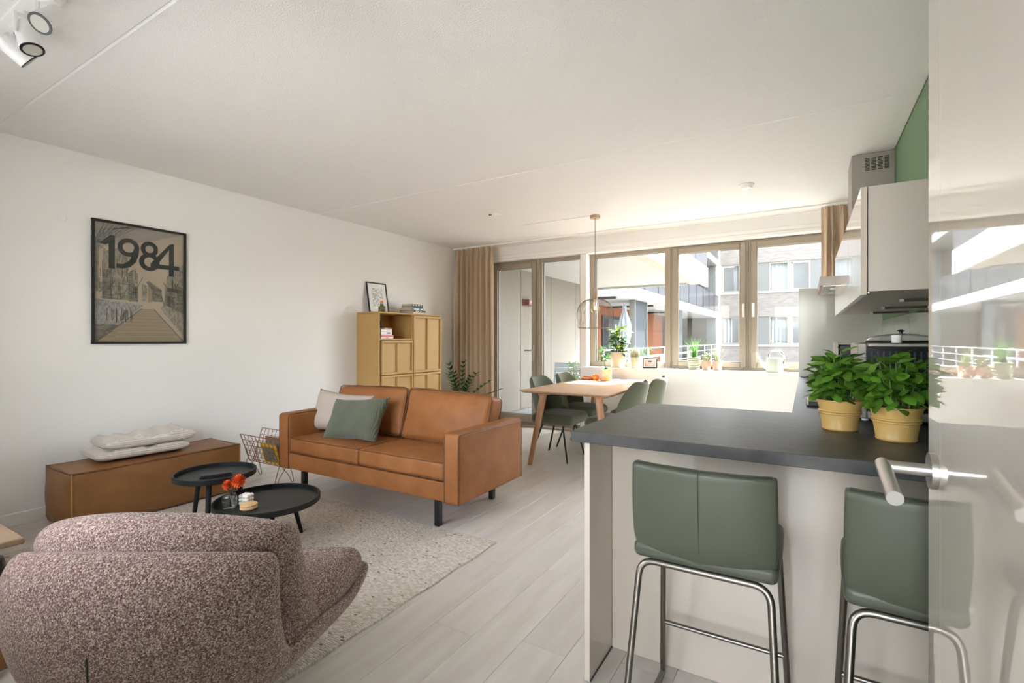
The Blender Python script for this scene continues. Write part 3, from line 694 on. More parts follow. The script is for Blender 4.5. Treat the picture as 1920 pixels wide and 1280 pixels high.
# ================================================================== LIVING ROOM
# ---- leather sofa
def make_sofa():
    t = thing('leather_sofa', 'cognac brown leather two-seat sofa on black metal legs', 'sofa', (-2.8075, 2.8775, 0))
    W, D = 1.855 / 2, .805 / 2
    MB().rbox(-W + .11, W - .11, -D + .01, D - .02, .19, .318, r=.012, seg=2).build('base_frame', 'leather_cognac', t)
    for s in (-1, 1):
        a = MB().softbox((s * (W - .0625), 0, .412), (.0625, D, .226), .022, (.006, .004, .006), n=8)
        ao = a.build('armrest', 'leather_cognac', t)
        z0, z1 = .192, .632; y0, y1 = -D + .004, D - .004
        for xx in (s * W - s * .006, s * (W - .125) + s * .006):
            pts = fillet([(xx, y0, z0), (xx, y0, z1), (xx, y1, z1), (xx, y1, z0)], .03, 4)
            MB().tube(pts, .0042, 6).build('piping', 'leather_seam', ao)
    MB().softbox((0, D - .075, .40), (W - .115, .07, .215), .03, (0, .004, .006), n=8).build('back_frame', 'leather_cognac', t)
    for s in (-1, 1):
        cx = s * (W - .125) / 2; hw = (W - .128) / 2
        c = MB().softbox((cx, -.14, .385), (hw, .255, .06), .022, (.0, .004, .016), n=10, wob=.0025).build('seat_cushion', 'leather_cognac', t)
        for z in (.440, .330):
            pts = fillet([(cx - hw + .006, .10, z), (cx - hw + .006, -.392, z), (cx + hw - .006, -.392, z), (cx + hw - .006, .10, z)], .02, 4)
            MB().tube(pts, .004, 6).build('piping', 'leather_seam', c)
    for s in (-1, 1):
        hw = .405; hh = .20; th = .085
        M = Matrix.Translation((s * .414, .165, .625)) @ Matrix.Rotation(R(-15), 4, 'X') @ Matrix.Rotation(R(s * 1.5), 4, 'Y')
        c = MB().softbox((0, 0, 0), (hw, th, hh), .04, (.004, .045, .014), n=16, wob=.007, M=M).build('back_cushion', 'leather_cognac', t)
        for yy in (-th + .012, th - .012):
            loop = fillet([(-hw, yy, 0), (-hw, yy, hh), (hw, yy, hh), (hw, yy, -hh), (-hw, yy, -hh), (-hw, yy, -.01)], .045, 5)
            MB().tube([M @ p for p in loop], .0045, 6).build('piping', 'leather_seam', c)
    for sx in (-1, 1):
        for sy in (-1, 1):
            MB().rbox(sx * .70 - .02, sx * .70 + .02, sy * .325 - .02, sy * .325 + .02, 0, .192, r=.003).build('leg', 'black_metal', t)
    return t
make_sofa()
# ---- throw pillows
def pillow(name, w, h, t, m, loc, rot, label, cat='cushion', ear=.17):
    def f(sg):
        def g(u, v):
            a = 2 * u - 1; b = 2 * v - 1
            k = max(0.0, (1 - a ** 4)) ** .55 * max(0.0, (1 - b ** 4)) ** .55
            ex = 1 - ear * (1 - abs(b) ** 1.5) * (abs(a) ** 3) * .8; ez = 1 - ear * (1 - abs(a) ** 1.5) * (abs(b) ** 3) * .8
            wr = .006 * math.sin(7 * a + 3 * b) * math.sin(5 * b - 2 * a) * k
            return (a * w / 2 * ex, sg * (t / 2 * k) + wr, b * h / 2 * ez)
        return g
    mb = MB(); mb.grid(f(-1), 22, 18); mb.grid(f(1), 22, 18)
    mb.f[22 * 18:] = [q[::-1] for q in mb.f[22 * 18:]]
    bm = bmesh.new()
    o = mb.build(name, m, None, loc, rot, angle=80)
    bm.from_mesh(o.data); bmesh.ops.remove_doubles(bm, verts=bm.verts[:], dist=1e-5); bm.to_mesh(o.data); bm.free()
    o.data.polygons.foreach_set('use_smooth', [True] * len(o.data.polygons))
    return tag(o, label, cat)
pillow('throw_pillow', .62, .37, .15, 'pillow_beige', (-3.43, 2.85, .618), (R(-24), R(3), R(8)), 'pale beige throw pillow against the sofa back beside the left armrest')
pillow('throw_pillow', .57, .37, .15, 'pillow_green', (-3.10, 2.72, .602), (R(-30), R(-4), R(6)), 'sage green ribbed corduroy throw pillow leaning in front of the beige pillow')

# ---- leather bench pouf
def make_pouf():
    x0, x1, y0, y1, hgt = -4.46, -4.0, 1.215, 2.325, .378
    cx, cy_ = (x0 + x1) / 2, (y0 + y1) / 2
    t = thing('leather_pouf', 'long brown leather bench pouf with raised seams standing along the white wall', 'pouf', (cx, cy_, 0))
    hx, hy = (x1 - x0) / 2, (y1 - y0) / 2
    MB().softbox((0, 0, hgt / 2 + .004), (hx - .008, hy - .012, hgt / 2), .024, (.030, .045, .012), n=12, wob=.003).build('body', 'leather_pouf', t)
    mb = MB()
    z1 = hgt - .004
    ox, oy = hx - .011, hy - .015
    loop = [(-ox, -oy), (ox, -oy), (ox, oy), (-ox, oy)]
    for i in range(4):
        a, b = loop[i], loop[(i + 1) % 4]
        pts = []
        for k in range(17):
            u = k / 16; dip = .012 * (1 - (2 * u - 1) ** 2)
            pts.append((a[0] + (b[0] - a[0]) * u, a[1] + (b[1] - a[1]) * u, z1 - .001 + .008 * (1 - (2 * u - 1) ** 2) * (.6 if i % 2 else .3) + .006 * abs(2 * u - 1) ** 6))
        MB().tube(pts, .006, 6).build('seam', 'leather_seam', t)
        MB().tube([(a[0], a[1], .03), (a[0], a[1], .2), (a[0], a[1], z1 + .006)], .005, 6).build('seam', 'leather_stitch', t)
    MB().rbox(-hx + .03, hx - .03, -hy + .03, hy - .03, 0, .03, r=.006).build('base', 'black_metal', t)
make_pouf()
# ---- folded knitted throw on the pouf
def make_throw():
    L, W = .57, .35
    def layer(z0, z1, dx, dy, l, w, bump, seed):
        mb = MB()
        def f(u, v):
            a = 2 * math.pi * u; s = 2 * v - 1
            x = spow(math.cos(a), .55) * w / 2; zc = spow(math.sin(a), .6)
            e = max(.0, 1 - abs(s) ** 8) ** .5
            top = bump * math.exp(-((s - .62) / .28) ** 2) * (.7 + .3 * math.cos(x * 22 + 1)) + .012 * math.sin(s * 6 + seed) * math.cos(x * 15 + seed) + .010 * math.sin(s * 15 + x * 12 + seed)
            z = (z0 + z1) / 2 + zc * (z1 - z0) / 2 * (.35 + .65 * e)
            if zc > 0: z += top * zc * e
            return (dx + x * (.93 + .07 * e), dy + s * l / 2, z)
        mb.grid(f, 36, 34, cu=True)
        mb.f.append(tuple(range(36))[::-1]); mb.f.append(tuple(34 * 36 + k for k in range(36)))
        return mb
    t = thing('knitted_throw', 'folded cream ribbed knit blanket lying on the brown leather pouf', 'blanket', (-4.24, 1.70, .399), R(-4))
    layer(0, .085, -.01, -.02, L, W, .0, 1).build('lower_fold', 'throw_knit', t)
    layer(.072, .158, .015, .02, L * .98, W * .96, .04, 4).build('upper_fold', 'throw_knit', t)
make_throw()

# ---- wool rug
def make_rug():
    x0, x1, y0, y1 = -3.95, -1.615, .78, 2.51
    mb = MB(); nx, ny = 60, 44
    def f(u, v):
        e = .004 * math.sin(v * 31) if u in (0, 1) else 0
        g = .004 * math.sin(u * 37) if v in (0, 1) else 0
        z = .014 + .0012 * math.sin(u * 60) * math.cos(v * 47)
        if u in (0, 1) or v in (0, 1): z = .010
        return (x0 + (x1 - x0) * u + e, y0 + (y1 - y0) * v + g, z)
    mb.grid(f, nx, ny)
    nb = len(mb.v)
    def per():
        w = nx + 1
        idx = list(range(w)) + [j * w + nx for j in range(1, ny + 1)] + [ny * w + i for i in range(nx - 1, -1, -1)] + [j * w for j in range(ny - 1, 0, -1)]
        return idx
    idx = per()
    for i in idx: mb.v.append((mb.v[i][0], mb.v[i][1], 0.0005))
    n = len(idx)
    for k in range(n): mb.f.append((idx[(k + 1) % n], idx[k], nb + k, nb + (k + 1) % n))
    o = mb.build('wool_rug', 'rug_wool', angle=70)
    tag(o, 'cream looped wool rug under the coffee tables', 'rug')
make_rug()

# ---- coffee tables
def coffee_table(r, h, loc, label, ang):
    t = thing('coffee_table', label, 'table', loc, 0, 'round black tray coffee tables')
    rim = .034
    MB().lathe([(0.0005, h - rim), (r - .004, h - rim), (r, h - rim + .004), (r, h - .002), (r - .002, h), (r - .009, h), (r - .011, h - .002), (r - .011, h - rim + .012)], 72, cap=False).build('rim', 'black_wood', t)
    MB().lathe([(0.0005, h - rim + .012), (r - .0105, h - rim + .012)], 72, cap=False).build('tray', 'black_wood', t, flat=True)
    for k in range(3):
        a = ang + k * 2 * math.pi / 3
        p0 = Vector((math.cos(a) * r * .55, math.sin(a) * r * .55, h - rim)); p1 = Vector((math.cos(a) * r * .82, math.sin(a) * r * .82, .0005))
        MB().tube([p0, p1], .015, 12, r1=.011).build('leg', 'black_wood', t)
        MB().rbox(p0.x - .035, p0.x + .035, p0.y - .035, p0.y + .035, h - rim - .012, h - rim, r=.003).build('bracket', 'black_wood', t)
RZ = .0182
coffee_table(.222, .425, (-3.09, 1.63, RZ), 'smaller taller round black tray table by the leather pouf', R(-43))
coffee_table(.29, .292, (-2.73, 1.74, RZ), 'larger lower round black tray table beside the sofa corner', R(94))
T2 = RZ + .292 - .022
# glass bottle with two orange dahlias
v = thing('flower_vase', 'small clear glass bottle vase with two orange dahlias', 'vase', (-2.795, 1.55, T2 + .0005))
MB().lathe([(.0005, 0), (.034, 0), (.039, .006), (.039, .062), (.033, .080), (.014, .090), (.012, .105), (.016, .112), (.0135, .112), (.0105, .104), (.0115, .091), (.031, .078), (.0365, .061), (.0365, .008), (.0005, .005)], 36, cap=False).build('bottle', 'clear_glass', v)
MB().lathe([(.0005, .0055), (.036, .0085), (.036, .035), (.0005, .035)], 24, cap=False).build('water', 'clear_glass', v)
def dahlia(c, r, n0, parent):
    head = MB().ball(c, r * .45).build('flower_head', 'flower_orange', parent)
    pm = None
    for k in range(90):
        ph = math.acos(1 - 2 * (k + .5) / 90); th = k * 2.39996
        d = Vector((math.sin(ph) * math.cos(th), math.sin(ph) * math.sin(th), math.cos(ph)))
        mb2 = pm
        if pm is None:
            q = MB(); q.add([(0, -.2, 0), (0, .2, 0), (.55, .3, .10), (.55, -.3, .10), (1.0, .0, .03), (.5, 0, -.04)], [(0, 5, 3), (0, 1, 5), (1, 2, 5), (5, 2, 4), (5, 4, 3)])
            o = q.build('petal', 'flower_orange', angle=80); pm = o.data; bpy.data.objects.remove(o)
        rot = d.to_track_quat('X', 'Z').to_euler()
        inst('petal', pm, head, tuple(Vector(c) + d * r * .25), rot, r * .80)
dahlia((-.028, .004, .126), .030, 1, v); dahlia((.035, .03, .152), .040, 2, v)
mb = MB(); mb.tube([(-.004, .0, .012), (-.006, 0, .09), (-.027, .003, .12)], .0022, 6); mb.tube([(.012, .004, .012), (.002, .0, .10), (.034, .028, .14)], .0022, 6); mb.build('stem', 'stem_brown', v)
# bubble candle
c = thing('bubble_candle', 'white knobbly bubble candle beside the glass vase', 'candle', (-2.775, 1.635, T2 + .0005), R(20))
mb = MB()
for i in range(3):
    for j in range(3):
        for k in range(3):
            mb.ball(((i - 1) * .019, (j - 1) * .019, .0125 + k * .0195), .0125, nu=10, nv=6)
mb.build('wax', 'wax_white', c); MB().tube([(0, 0, .055), (0.001, 0, .074)], .0012, 5).build('wick', 'cord_grey', c)
c = thing('wooden_coaster', 'round pale wooden dish lying next to the vase', 'coaster', (-2.70, 1.605, T2 + .0005))
MB().lathe([(.0005, 0), (.042, 0), (.045, .003), (.045, .0155), (.0435, .018), (.0005, .018)], 40, cap=False).build('lower_disc', 'wood_coaster', c)
MB().lathe([(.043, .0185), (.046, .021), (.046, .025), (.0435, .028), (.0005, .028)], 40, cap=False).build('lid', 'wood_coaster', c)
b = thing('black_notebook', 'thin black slab with chamfered edges on the taller tray table', 'tray', (-3.045, 1.61, RZ + .425 - .021), R(62))
MB().rbox(-.085, .085, -.033, .033, 0, .008, r=.002).build('cover', 'black_plastic', b); MB().rbox(-.08, .08, -.028, .028, .008, .016, r=.004).build('slab', 'black_metal', b)

# ---- wire magazine rack
def make_rack():
    t = thing('magazine_rack', 'copper wire magazine rack on hairpin feet between pouf and sofa', 'magazine rack', (-4.08, 2.60, 0))
    hl = .25
    for s, nm in ((-1, 'front_grid'), (1, 'back_grid')):
        def P(u, w): return (-hl + 2 * hl * u, s * (.018 + .085 * w), .150 + (.25 if s < 0 else .275) * w)
        mb = MB()
        for k in range(10): mb.tube([P(k / 9, 0), P(k / 9, 1)], .0026, 5)
        for k in range(6): mb.tube([P(0, k / 5), P(1, k / 5)], .0026, 5)
        mb.tube(fillet([P(0, 0), P(0, 1), P(1, 1), P(1, 0)], .02), .004, 6)
        mb.build(nm, 'copper_wire', t)
    mb = MB()
    for k in range(10):
        x = -hl + 2 * hl * k / 9; mb.tube([(x, -.018, .150), (x, 0, .146), (x, .018, .150)], .0026, 5)
    mb.build('floor_wires', 'copper_wire', t)
    for x in (-.235, .235):
        for s in (-1, 1):
            pts = [(x, -s * .055, .27), (x, -s * .03, .17), (x, s * .045, .06), (x, s * .065, .012), (x, s * .075, .004), (x, s * .088, .012), (x, s * .07, .09), (x, s * .035, .2), (x, -s * .005, .30), (x, -s * .035, .325), (x, -s * .055, .30)]
            MB().tube(smooth_path(pts, 30), .003, 6).build('hairpin_leg', 'copper_wire', t)
make_rack()
def magazine(loc, tilt, w, h, cover, name, label):
    t = thing(name, label, 'magazine', loc)
    M = Matrix.Rotation(tilt, 4, 'X')
    mb = MB().rbox(-w / 2, w / 2, -.004, .004, 0, h, r=.001, M=M); mb.build('cover', cover, t)
    MB().rbox(-w / 2 + .022, w / 2 - .022, -.0055, -.0041, .022, h - .03, r=.0003, M=M).build('cover_photo', 'magazine_photo', t)
    MB().rbox(-w / 2 + .002, w / 2 - .004, -.003, .0062, .001, h - .002, r=.001, M=M).build('pages', 'paper_edge', t)
magazine((-4.0, 2.592, .156), R(14), .22, .19, 'magazine_yellow', 'yellow_magazine', 'yellow bordered magazine standing in the copper wire rack')
magazine((-3.99, 2.612, .156), R(4), .24, .235, 'book_brown', 'dark_magazine', 'dark covered magazine behind the yellow one in the wire rack')

# ---- boucle armchair seen from behind
def make_armchair():
    t = thing('boucle_armchair', 'mauve boucle lounge armchair with rolled back cushion, seen from behind', 'armchair', (-1.780, .878, 0), R(31))
    sh = MB()
    loft_slab(sh, [(-.285, .640, .378, .07, .07, -.03), (-.345, .57, .392, .10, .10, -.015), (-.372, .44, .395, .11, .125, .0), (-.355, .30, .390, .11, .15, .03), (-.285, .17, .390, .10, .13, .10), (-.15, .098, .415, .10, .05, .185), (.03, .083, .445, .10, .0, .20), (.18, .115, .475, .09, -.02, .16), (.28, .19, .492, .08, -.02, .11), (.325, .275, .495, .06, .0, .065)], n=64, m=64, e=.5, flip=-1, round_end=.04)
    so = sh.build('outer_shell', 'boucle_mauve', t, angle=75)
    bc = MB()
    loft_slab(bc, [(-.07, .28, .415, .12, .07, .02), (-.13, .39, .41, .16, .07, .0), (-.185, .53, .402, .17, .08, -.01), (-.215, .645, .395, .17, .085, -.025), (-.222, .726, .372, .15, .075, -.055)], n=56, m=64, e=.6, flip=-1, round_end=.085)
    bo = bc.build('back_cushion', 'boucle_mauve', t, angle=75)
    M = Matrix.Translation((0, .078, .315)) @ Matrix.Rotation(R(9), 4, 'X')
    sc = MB().softbox((0, 0, 0), (.478, .248, .072), .055, (.012, .012, .022), n=12, M=M)
    for i, p in enumerate(sc.v):
        k = (p[1] - .3) / .45; sc.v[i] = (p[0] * (1 + .22 * k), p[1], p[2])
    sc.build('seat_cushion', 'boucle_mauve', t, angle=75)
    # stitched seam down the back of the shell
    pts = [(-.005, -.4285, .43), (-.004, -.419, .34), (.004, -.378, .22), (.012, -.318, .145)]
    MB().tube(smooth_path(pts, 14), .003, 6).build('back_seam', 'seam_dark', so)
    for sx in (-1, 1):
        for sy in (-.2, .2):
            MB().tube([(sx * .22, sy * .8, .09), (sx * .22, sy * .8, 0.0005 if sy < 0 else .0165)], .016, 10, r1=.012).build('leg', 'black_metal', t)
make_armchair()

# ---- low sideboard behind the armchair
t = thing('low_sideboard', 'low wooden sideboard with cognac end panel behind the armchair', 'sideboard', (-3.45, .40, 0))
MB().rbox(-.93, .93, -.22, .20, .03, .34, r=.004).build('body', 'leather_pouf', t)
MB().rbox(-.95, .75, -.23, .28, .42, .445, r=.004).build('top_board', 'wood_board', t)
for x in (-.85, .68): MB().rbox(x - .02, x + .02, -.2, .18, .34, .42, r=.003).build('support', 'black_metal', t)
for x in (-.85, .85):
    for y in (-.15, .14): MB().rbox(x - .015, x + .015, y - .015, y + .015, 0, .03, r=.003).build('foot', 'black_metal', t)
for k in range(3): MB().rbox(-.91 + k * .61, -.91 + k * .61 + .6, .2, .214, .045, .33, r=.003).build('drawer', 'leather_pouf', t)
s = thing('round_speaker', 'black round speaker on the low wooden sideboard', 'speaker', (-2.60, .525, .3405))
MB().lathe([(.0005, 0), (.055, 0), (.075, .02), (.08, .05), (.07, .085), (.04, .1), (.0005, .102)], 32, cap=False).build('body', 'black_plastic', s)
MB().lathe([(.06, .012), (.0725, .0125), (.0735, .018)], 32, cap=False).build('ring', 'ext_dark', s)

# ---- framed poster
def make_poster():
    Y0, Y1, Z0, Z1 = 1.497, 2.138, 1.209, 2.141
    W, H = Y1 - Y0, Z1 - Z0
    t = thing('framed_poster', 'large black framed sepia city poster with the numerals 1984 on the white wall', 'poster', (XL, (Y0 + Y1) / 2, Z0))
    fw = .017
    def XYZ(u, v, d): return (d, -W / 2 + u, v)          # u to the right along the wall, v up
    def part(name, poly, d0, d1, m, parent): return MB().prism(poly, d0, d1, lambda u, v, d: XYZ(u, v, d)).build(name, m, parent, flat=True)
    def rect(a, b, c, d): return [(a, c), (b, c), (b, d), (a, d)]
    for r_ in (rect(0, W, 0, fw), rect(0, W, H - fw, H), rect(0, fw, fw, H - fw), rect(W - fw, W, fw, H - fw)):
        part('frame_bar', r_, 0.001, .024, 'black_metal', t)
    part('backing', rect(fw, W - fw, fw, H - fw), 0.001, .008, 'poster_sand', t)
    pr = part('print', rect(fw, W - fw, fw, H - fw), .008, .0085, 'poster_sand', t)
    w, h = W - 2 * fw, H - 2 * fw
    def q(pts): return [(fw + a * w, fw + b * h) for a, b in pts]
    lay = [.0086]
    def ink(pts, m, name='print_shape'):
        lay[0] += .00004
        return part(name, q(pts), .0085, lay[0], m, pr)
    # sky wedge, tower blocks, street and bridge planks
    ink([(0, .78), (0, 1), (1, 1), (.62, .90)], 'poster_sky'); ink([(.0, .80), (.0, .93), (.52, 1), (.40, 1)], 'poster_pale')
    ink([(0, .42), (.11, .42), (.11, .78), (.05, .81), (0, .80)], 'poster_block'); ink([(.05, .5), (.09, .5), (.09, .79), (.05, .77)], 'poster_sand')
    ink([(.11, .40), (.35, .40), (.35, .74), (.24, .80), (.11, .76)], 'poster_block'); ink([(.08, .36), (.18, .36), (.18, .62), (.08, .60)], 'poster_block_dark')
    ink([(.18, .36), (.36, .36), (.36, .60), (.18, .63)], 'poster_block'); ink([(.36, .35), (.46, .35), (.46, .59), (.40, .63), (.36, .60)], 'poster_block_dark')
    ink([(.40, .48), (.46, .48), (.46, .6), (.40, .62)], 'poster_block'); ink([(.46, .35), (.72, .35), (.70, .46), (.58, .53), (.46, .55)], 'poster_sand')
    ink([(.50, .36), (.56, .36), (.56, .50), (.50, .51)], 'poster_block'); ink([(.57, .35), (.62, .35), (.62, .49), (.57, .50)], 'poster_plank')
    ink([(.62, .36), (.74, .36), (.73, .47), (.58, .54), (.55, .53), (.62, .46)], 'poster_block_dark')
    ink([(.76, .30), (1, .28), (1, .72), (.90, .66), (.80, .60), (.77, .5)], 'poster_block'); ink([(.76, .25), (.9, .25), (.9, .46), (.78, .46)], 'poster_block_dark')
    ink([(.90, .2), (1, .2), (1, .50), (.92, .52)], 'poster_block_dark'); ink([(.80, .46), (.98, .45), (.98, .48), (.80, .50)], 'poster_line')
    ink([(.80, .3), (.84, .3), (.84, .42), (.80, .42)], 'poster_line')
    ink([(0, .14), (.26, .14), (.52, .32), (.0, .36)], 'poster_pale'); ink([(0, .0), (.2, .0), (.26, .145), (0, .15)], 'poster_block_dark')
    ink([(.72, .30), (1, .05), (1, .26), (.76, .34)], 'poster_block')
    v0 = .29; n = 11
    for k in range(n):
        a, b = (k / n) ** 1.7, ((k + .93) / n) ** 1.7
        ya, yb = v0 * (1 - a), v0 * (1 - b)
        def lx(y): return .02 + (.50 - .02) * (y / v0)
        def rx(y): return 1.0 - (1.0 - .64) * (y / v0)
        ink([(lx(ya), ya), (lx(yb), yb), (rx(yb), yb), (rx(ya), ya)], 'poster_plank', 'bridge_plank')
    def line(a, b, th=.004, m='poster_line'):
        dx, dy = b[0] - a[0], (b[1] - a[1]) * h / w; l = math.hypot(dx, dy); nx, ny = -dy / l * th / 2, dx / l * th / 2 * w / h
        ink([(a[0] + nx, a[1] + ny), (b[0] + nx, b[1] + ny), (b[0] - nx, b[1] - ny), (a[0] - nx, a[1] - ny)], m, 'ink_line')
    line((.02, 0), (.50, .29), .008); line((1, 0), (.64, .29), .008)
    rr = random.Random(5)
    for k in range(26):
        xx = rr.uniform(.0, .46); yy = rr.uniform(.36, .55); line((xx, yy), (xx + rr.choice((0, 0, .07)), yy + rr.uniform(.05, .14)), .005)
    for k in range(16):
        xx = rr.uniform(.76, .98); yy = rr.uniform(.24, .5); line((xx, yy), (min(1, xx + rr.choice((0, .04, -.04))), yy + rr.uniform(.04, .12)), .005)
    for k in range(14):
        xx = rr.uniform(.02, .4); line((xx, rr.uniform(.15, .2)), (xx, rr.uniform(.22, .3)), .005)
    for k in range(10):
        yy = rr.uniform(.36, .58); xx = rr.uniform(.02, .34); line((xx, yy), (xx + .12, yy + rr.uniform(-.01, .03)), .005)
    for k in range(8): line((.10 + k * .05, 1 - .002), (.0 + k * .012, .82), .003)
    # numerals
    lay[0] = .0096
    def num(pts): lay[0] += .00002; part('numeral', q(pts), .0085, lay[0], 'poster_ink', pr)
    def annulus(cx, cy2, ro, ri, asp, a0=0, a1=360):
        mb = MB(); n2 = 44; lay[0] += .00002; d = lay[0]
        v_ = []; f_ = []
        for k in range(n2 + 1):
            a = R(a0 + (a1 - a0) * k / n2)
            for rad in (ro, ri):
                pu, pv = fw + (cx + rad * math.cos(a)) * w, fw + (cy2 + rad * asp * math.sin(a)) * h
                v_.append(XYZ(pu, pv, d))
        for k in range(n2): f_.append((2 * k, 2 * k + 2, 2 * k + 3, 2 * k + 1))
        MB().add(v_, f_).build('numeral', 'poster_ink', pr, flat=True)
    asp = w / h
    num([(.145, .62), (.21, .62), (.21, .90), (.165, .90), (.05, .825), (.115, .815), (.145, .83)])
    annulus(.355, .815, .118, .063, asp); num([(.41, .81), (.472, .81), (.465, .755), (.43, .69), (.37, .645), (.30, .63), (.225, .63), (.225, .665), (.30, .668), (.36, .70), (.40, .76)])
    annulus(.588, .825, .100, .048, asp); annulus(.588, .71, .118, .062, asp)
    num([(.60, .70), (.60, .66), (.945, .66), (.945, .70)]); num([(.82, .60), (.88, .60), (.88, .905), (.82, .86)]); num([(.60, .70), (.685, .70), (.88, .905), (.83, .895)])
    part('glazing', rect(fw - .002, W - fw + .002, fw - .002, H - fw + .002), .0150, .0166, 'picture_glass', t)
make_poster()
# small round blanking plate on the wall
o = thing('wall_cover', 'small round white cover plate on the wall beside the poster', 'cover plate', (XL, 1.335, 2.11))
MB().add(*(lambda n: ([(0.0005, .028 * math.cos(2 * math.pi * k / n), .028 * math.sin(2 * math.pi * k / n)) for k in range(n)] + [(.005, .024 * math.cos(2 * math.pi * k / n), .024 * math.sin(2 * math.pi * k / n)) for k in range(n)], [tuple(range(n, 2 * n))] + [(k, (k + 1) % n, n + (k + 1) % n, n + k) for k in range(n)]))(24)).build('plate', 'wall_paint', o)
MB().rbox(.004, .0062, -.004, .004, -.004, .004, r=.001).build('screw', 'white_plastic', o)

# ---- yellow storage cabinet
def make_cabinet():
    X0, X1, Y0, Y1, ZT_ = XL + .003, -4.165, 3.99, 5.09, 1.565
    t = thing('storage_cabinet', 'tall mustard yellow storage cabinet with an open niche and framed doors', 'cabinet', (X0, Y0, 0))
    D, W = X1 - X0, Y1 - Y0; ym = .555; th = .02
    def B(name, x0, x1, y0, y1, z0, z1, m='cabinet_yellow', r=.003, seg=1, parent=t): return MB().rbox(x0, x1, y0, y1, z0, z1, r=r, seg=seg).build(name, m, parent)
    B('side_panel', 0, D, 0, th, .04, ZT_ - th); B('side_panel', 0, D, W - th, W, .04, ZT_ - th)
    B('top_panel', 0, D + .002, 0, W, ZT_ - th, ZT_, r=.012, seg=3); B('bottom_panel', 0, D, th, W - th, .04, .06); B('back_panel', 0, .008, th, W - th, .06, ZT_ - th, 'cabinet_inside')
    B('divider', .008, D, ym - .01, ym + .01, .06, ZT_ - th)
    zs = (1.255, .83, .42)
    B('shelf', .008, D, th, ym - .01, zs[0] - th, zs[0])
    for z in zs[1:]: B('shelf', .008, D - .03, th, ym - .01, z - th, z)
    for z in (.83, .42): B('shelf', .008, D - .03, ym + .01, W - th, z - th, z)
    B('plinth', .03, D - .03, .03, W - .03, 0, .04, 'cabinet_inside')
    def doorp(y0, y1, z0, z1):
        d = B('door', D - .012, D - .002, y0, y1, z0, z1)
        fw = .030; x0, x1 = D - .002, D + .020
        for a, b, c, e in ((y0, y0 + fw, z0, z1), (y1 - fw * .6, y1, z0, z1), (y0 + fw, y1 - fw * .6, z0, z0 + .028), (y0 + fw, y1 - fw * .6, z1 - .028, z1), ((y0 + y1) / 2 - fw / 2, (y0 + y1) / 2 + fw / 2, z0 + .028, z1 - .028)):
            B('door_rail', x0, x1, a, b, c, e, r=.0025, parent=d)
    g = .004
    for z0, z1 in ((.83, 1.235), (.42, .83), (.06, .42)): doorp(th + .015, ym - g, z0 + g, z1 - g)
    for z0, z1 in ((.83, ZT_ - th), (.42, .83), (.06, .42)): doorp(ym + g + .004, W - th * .4, z0 + g, z1 - g)
make_cabinet()
CT = 1.565
f = thing('leaning_frame', 'small black framed line drawing leaning on the wall on the yellow cabinet', 'picture', (XL + .075, 4.285, CT + .0008))
M = Matrix.Rotation(R(-9.5), 4, 'Y')
for a, b, c, d in ((-.16, .16, 0, .014), (-.16, .16, .366, .38), (-.16, -.146, .014, .366), (.146, .16, .014, .366)): MB().rbox(-.012, .006, a, b, c, d, r=.002, M=M).build('frame_bar', 'black_metal', f)
MB().rbox(-.010, -.004, -.147, .147, .013, .367, r=.001, M=M).build('mount', 'white_paper', f); MB().rbox(-.004, -.0035, -.085, .085, .075, .31, r=.0002, M=M).build('drawing', 'print_sketch', f)
MB().rbox(.001, .0022, -.147, .147, .013, .367, r=.0003, M=M).build('glazing', 'picture_glass', f)
v = thing('bud_vase', 'small olive glass bud vase with a yellow flower on the cabinet', 'vase', (-4.27, 4.14, CT + .0008))
MB().lathe([(.0005, 0), (.036, 0), (.04, .005), (.04, .062), (.034, .07), (.020, .075), (.020, .092), (.022, .095), (.018, .095), (.016, .078), (.035, .062), (.036, .006), (.0005, .004)], 28, cap=False).build('glass', 'smoked_glass', v)
MB().tube([(0, 0, .006), (.002, 0, .1)], .003, 6).build('stem', 'stem_green', v)
hd = MB().ball((.002, 0, .113), .02, .02, .012).build('flower_head', 'flower_yellow', v)
pm = None
for k in range(26):
    a = k * 2.4; e = R(15 + 55 * (k % 3) / 3)
    q = MB().add([(0, -.25, 0), (0, .25, 0), (.7, .3, .05), (1, 0, 0), (.7, -.3, .05)], [(0, 4, 3, 2, 1)])
    if pm is None: o = q.build('petal', 'flower_yellow', flat=True); pm = o.data; bpy.data.objects.remove(o)
    inst('petal', pm, hd, (.002, 0, .111), (0, -e, a), .028)
def book(loc, rotz, l, w, h, cover, label, group, band=None):
    """spine faces local +x"""
    t = thing('stacked_book', label, 'book', loc, rotz, group)
    MB().rbox(-w / 2, w / 2, -l / 2, l / 2, 0, .003, r=.0008).build('cover', cover, t); MB().rbox(-w / 2, w / 2, -l / 2, l / 2, h - .003, h, r=.0008).build('cover', cover, t)
    sp = MB().rbox(w / 2 - .003, w / 2 + .001, -l / 2, l / 2, .0005, h - .0005, r=.0012).build('spine', cover, t)
    if band:
        for a, b in band[1:]: MB().box(w / 2 + .001, w / 2 + .0016, -l / 2 + a * l, -l / 2 + b * l, h * .28, h * .74).build('title_band', band[0], sp, flat=True)
    MB().box(-w / 2 + .002, w / 2 - .003, -l / 2 + .003, l / 2 - .003, .003, h - .003).build('page_block', 'paper_edge', t, flat=True)
z = CT + .0008; G = 'books stacked on the yellow cabinet'
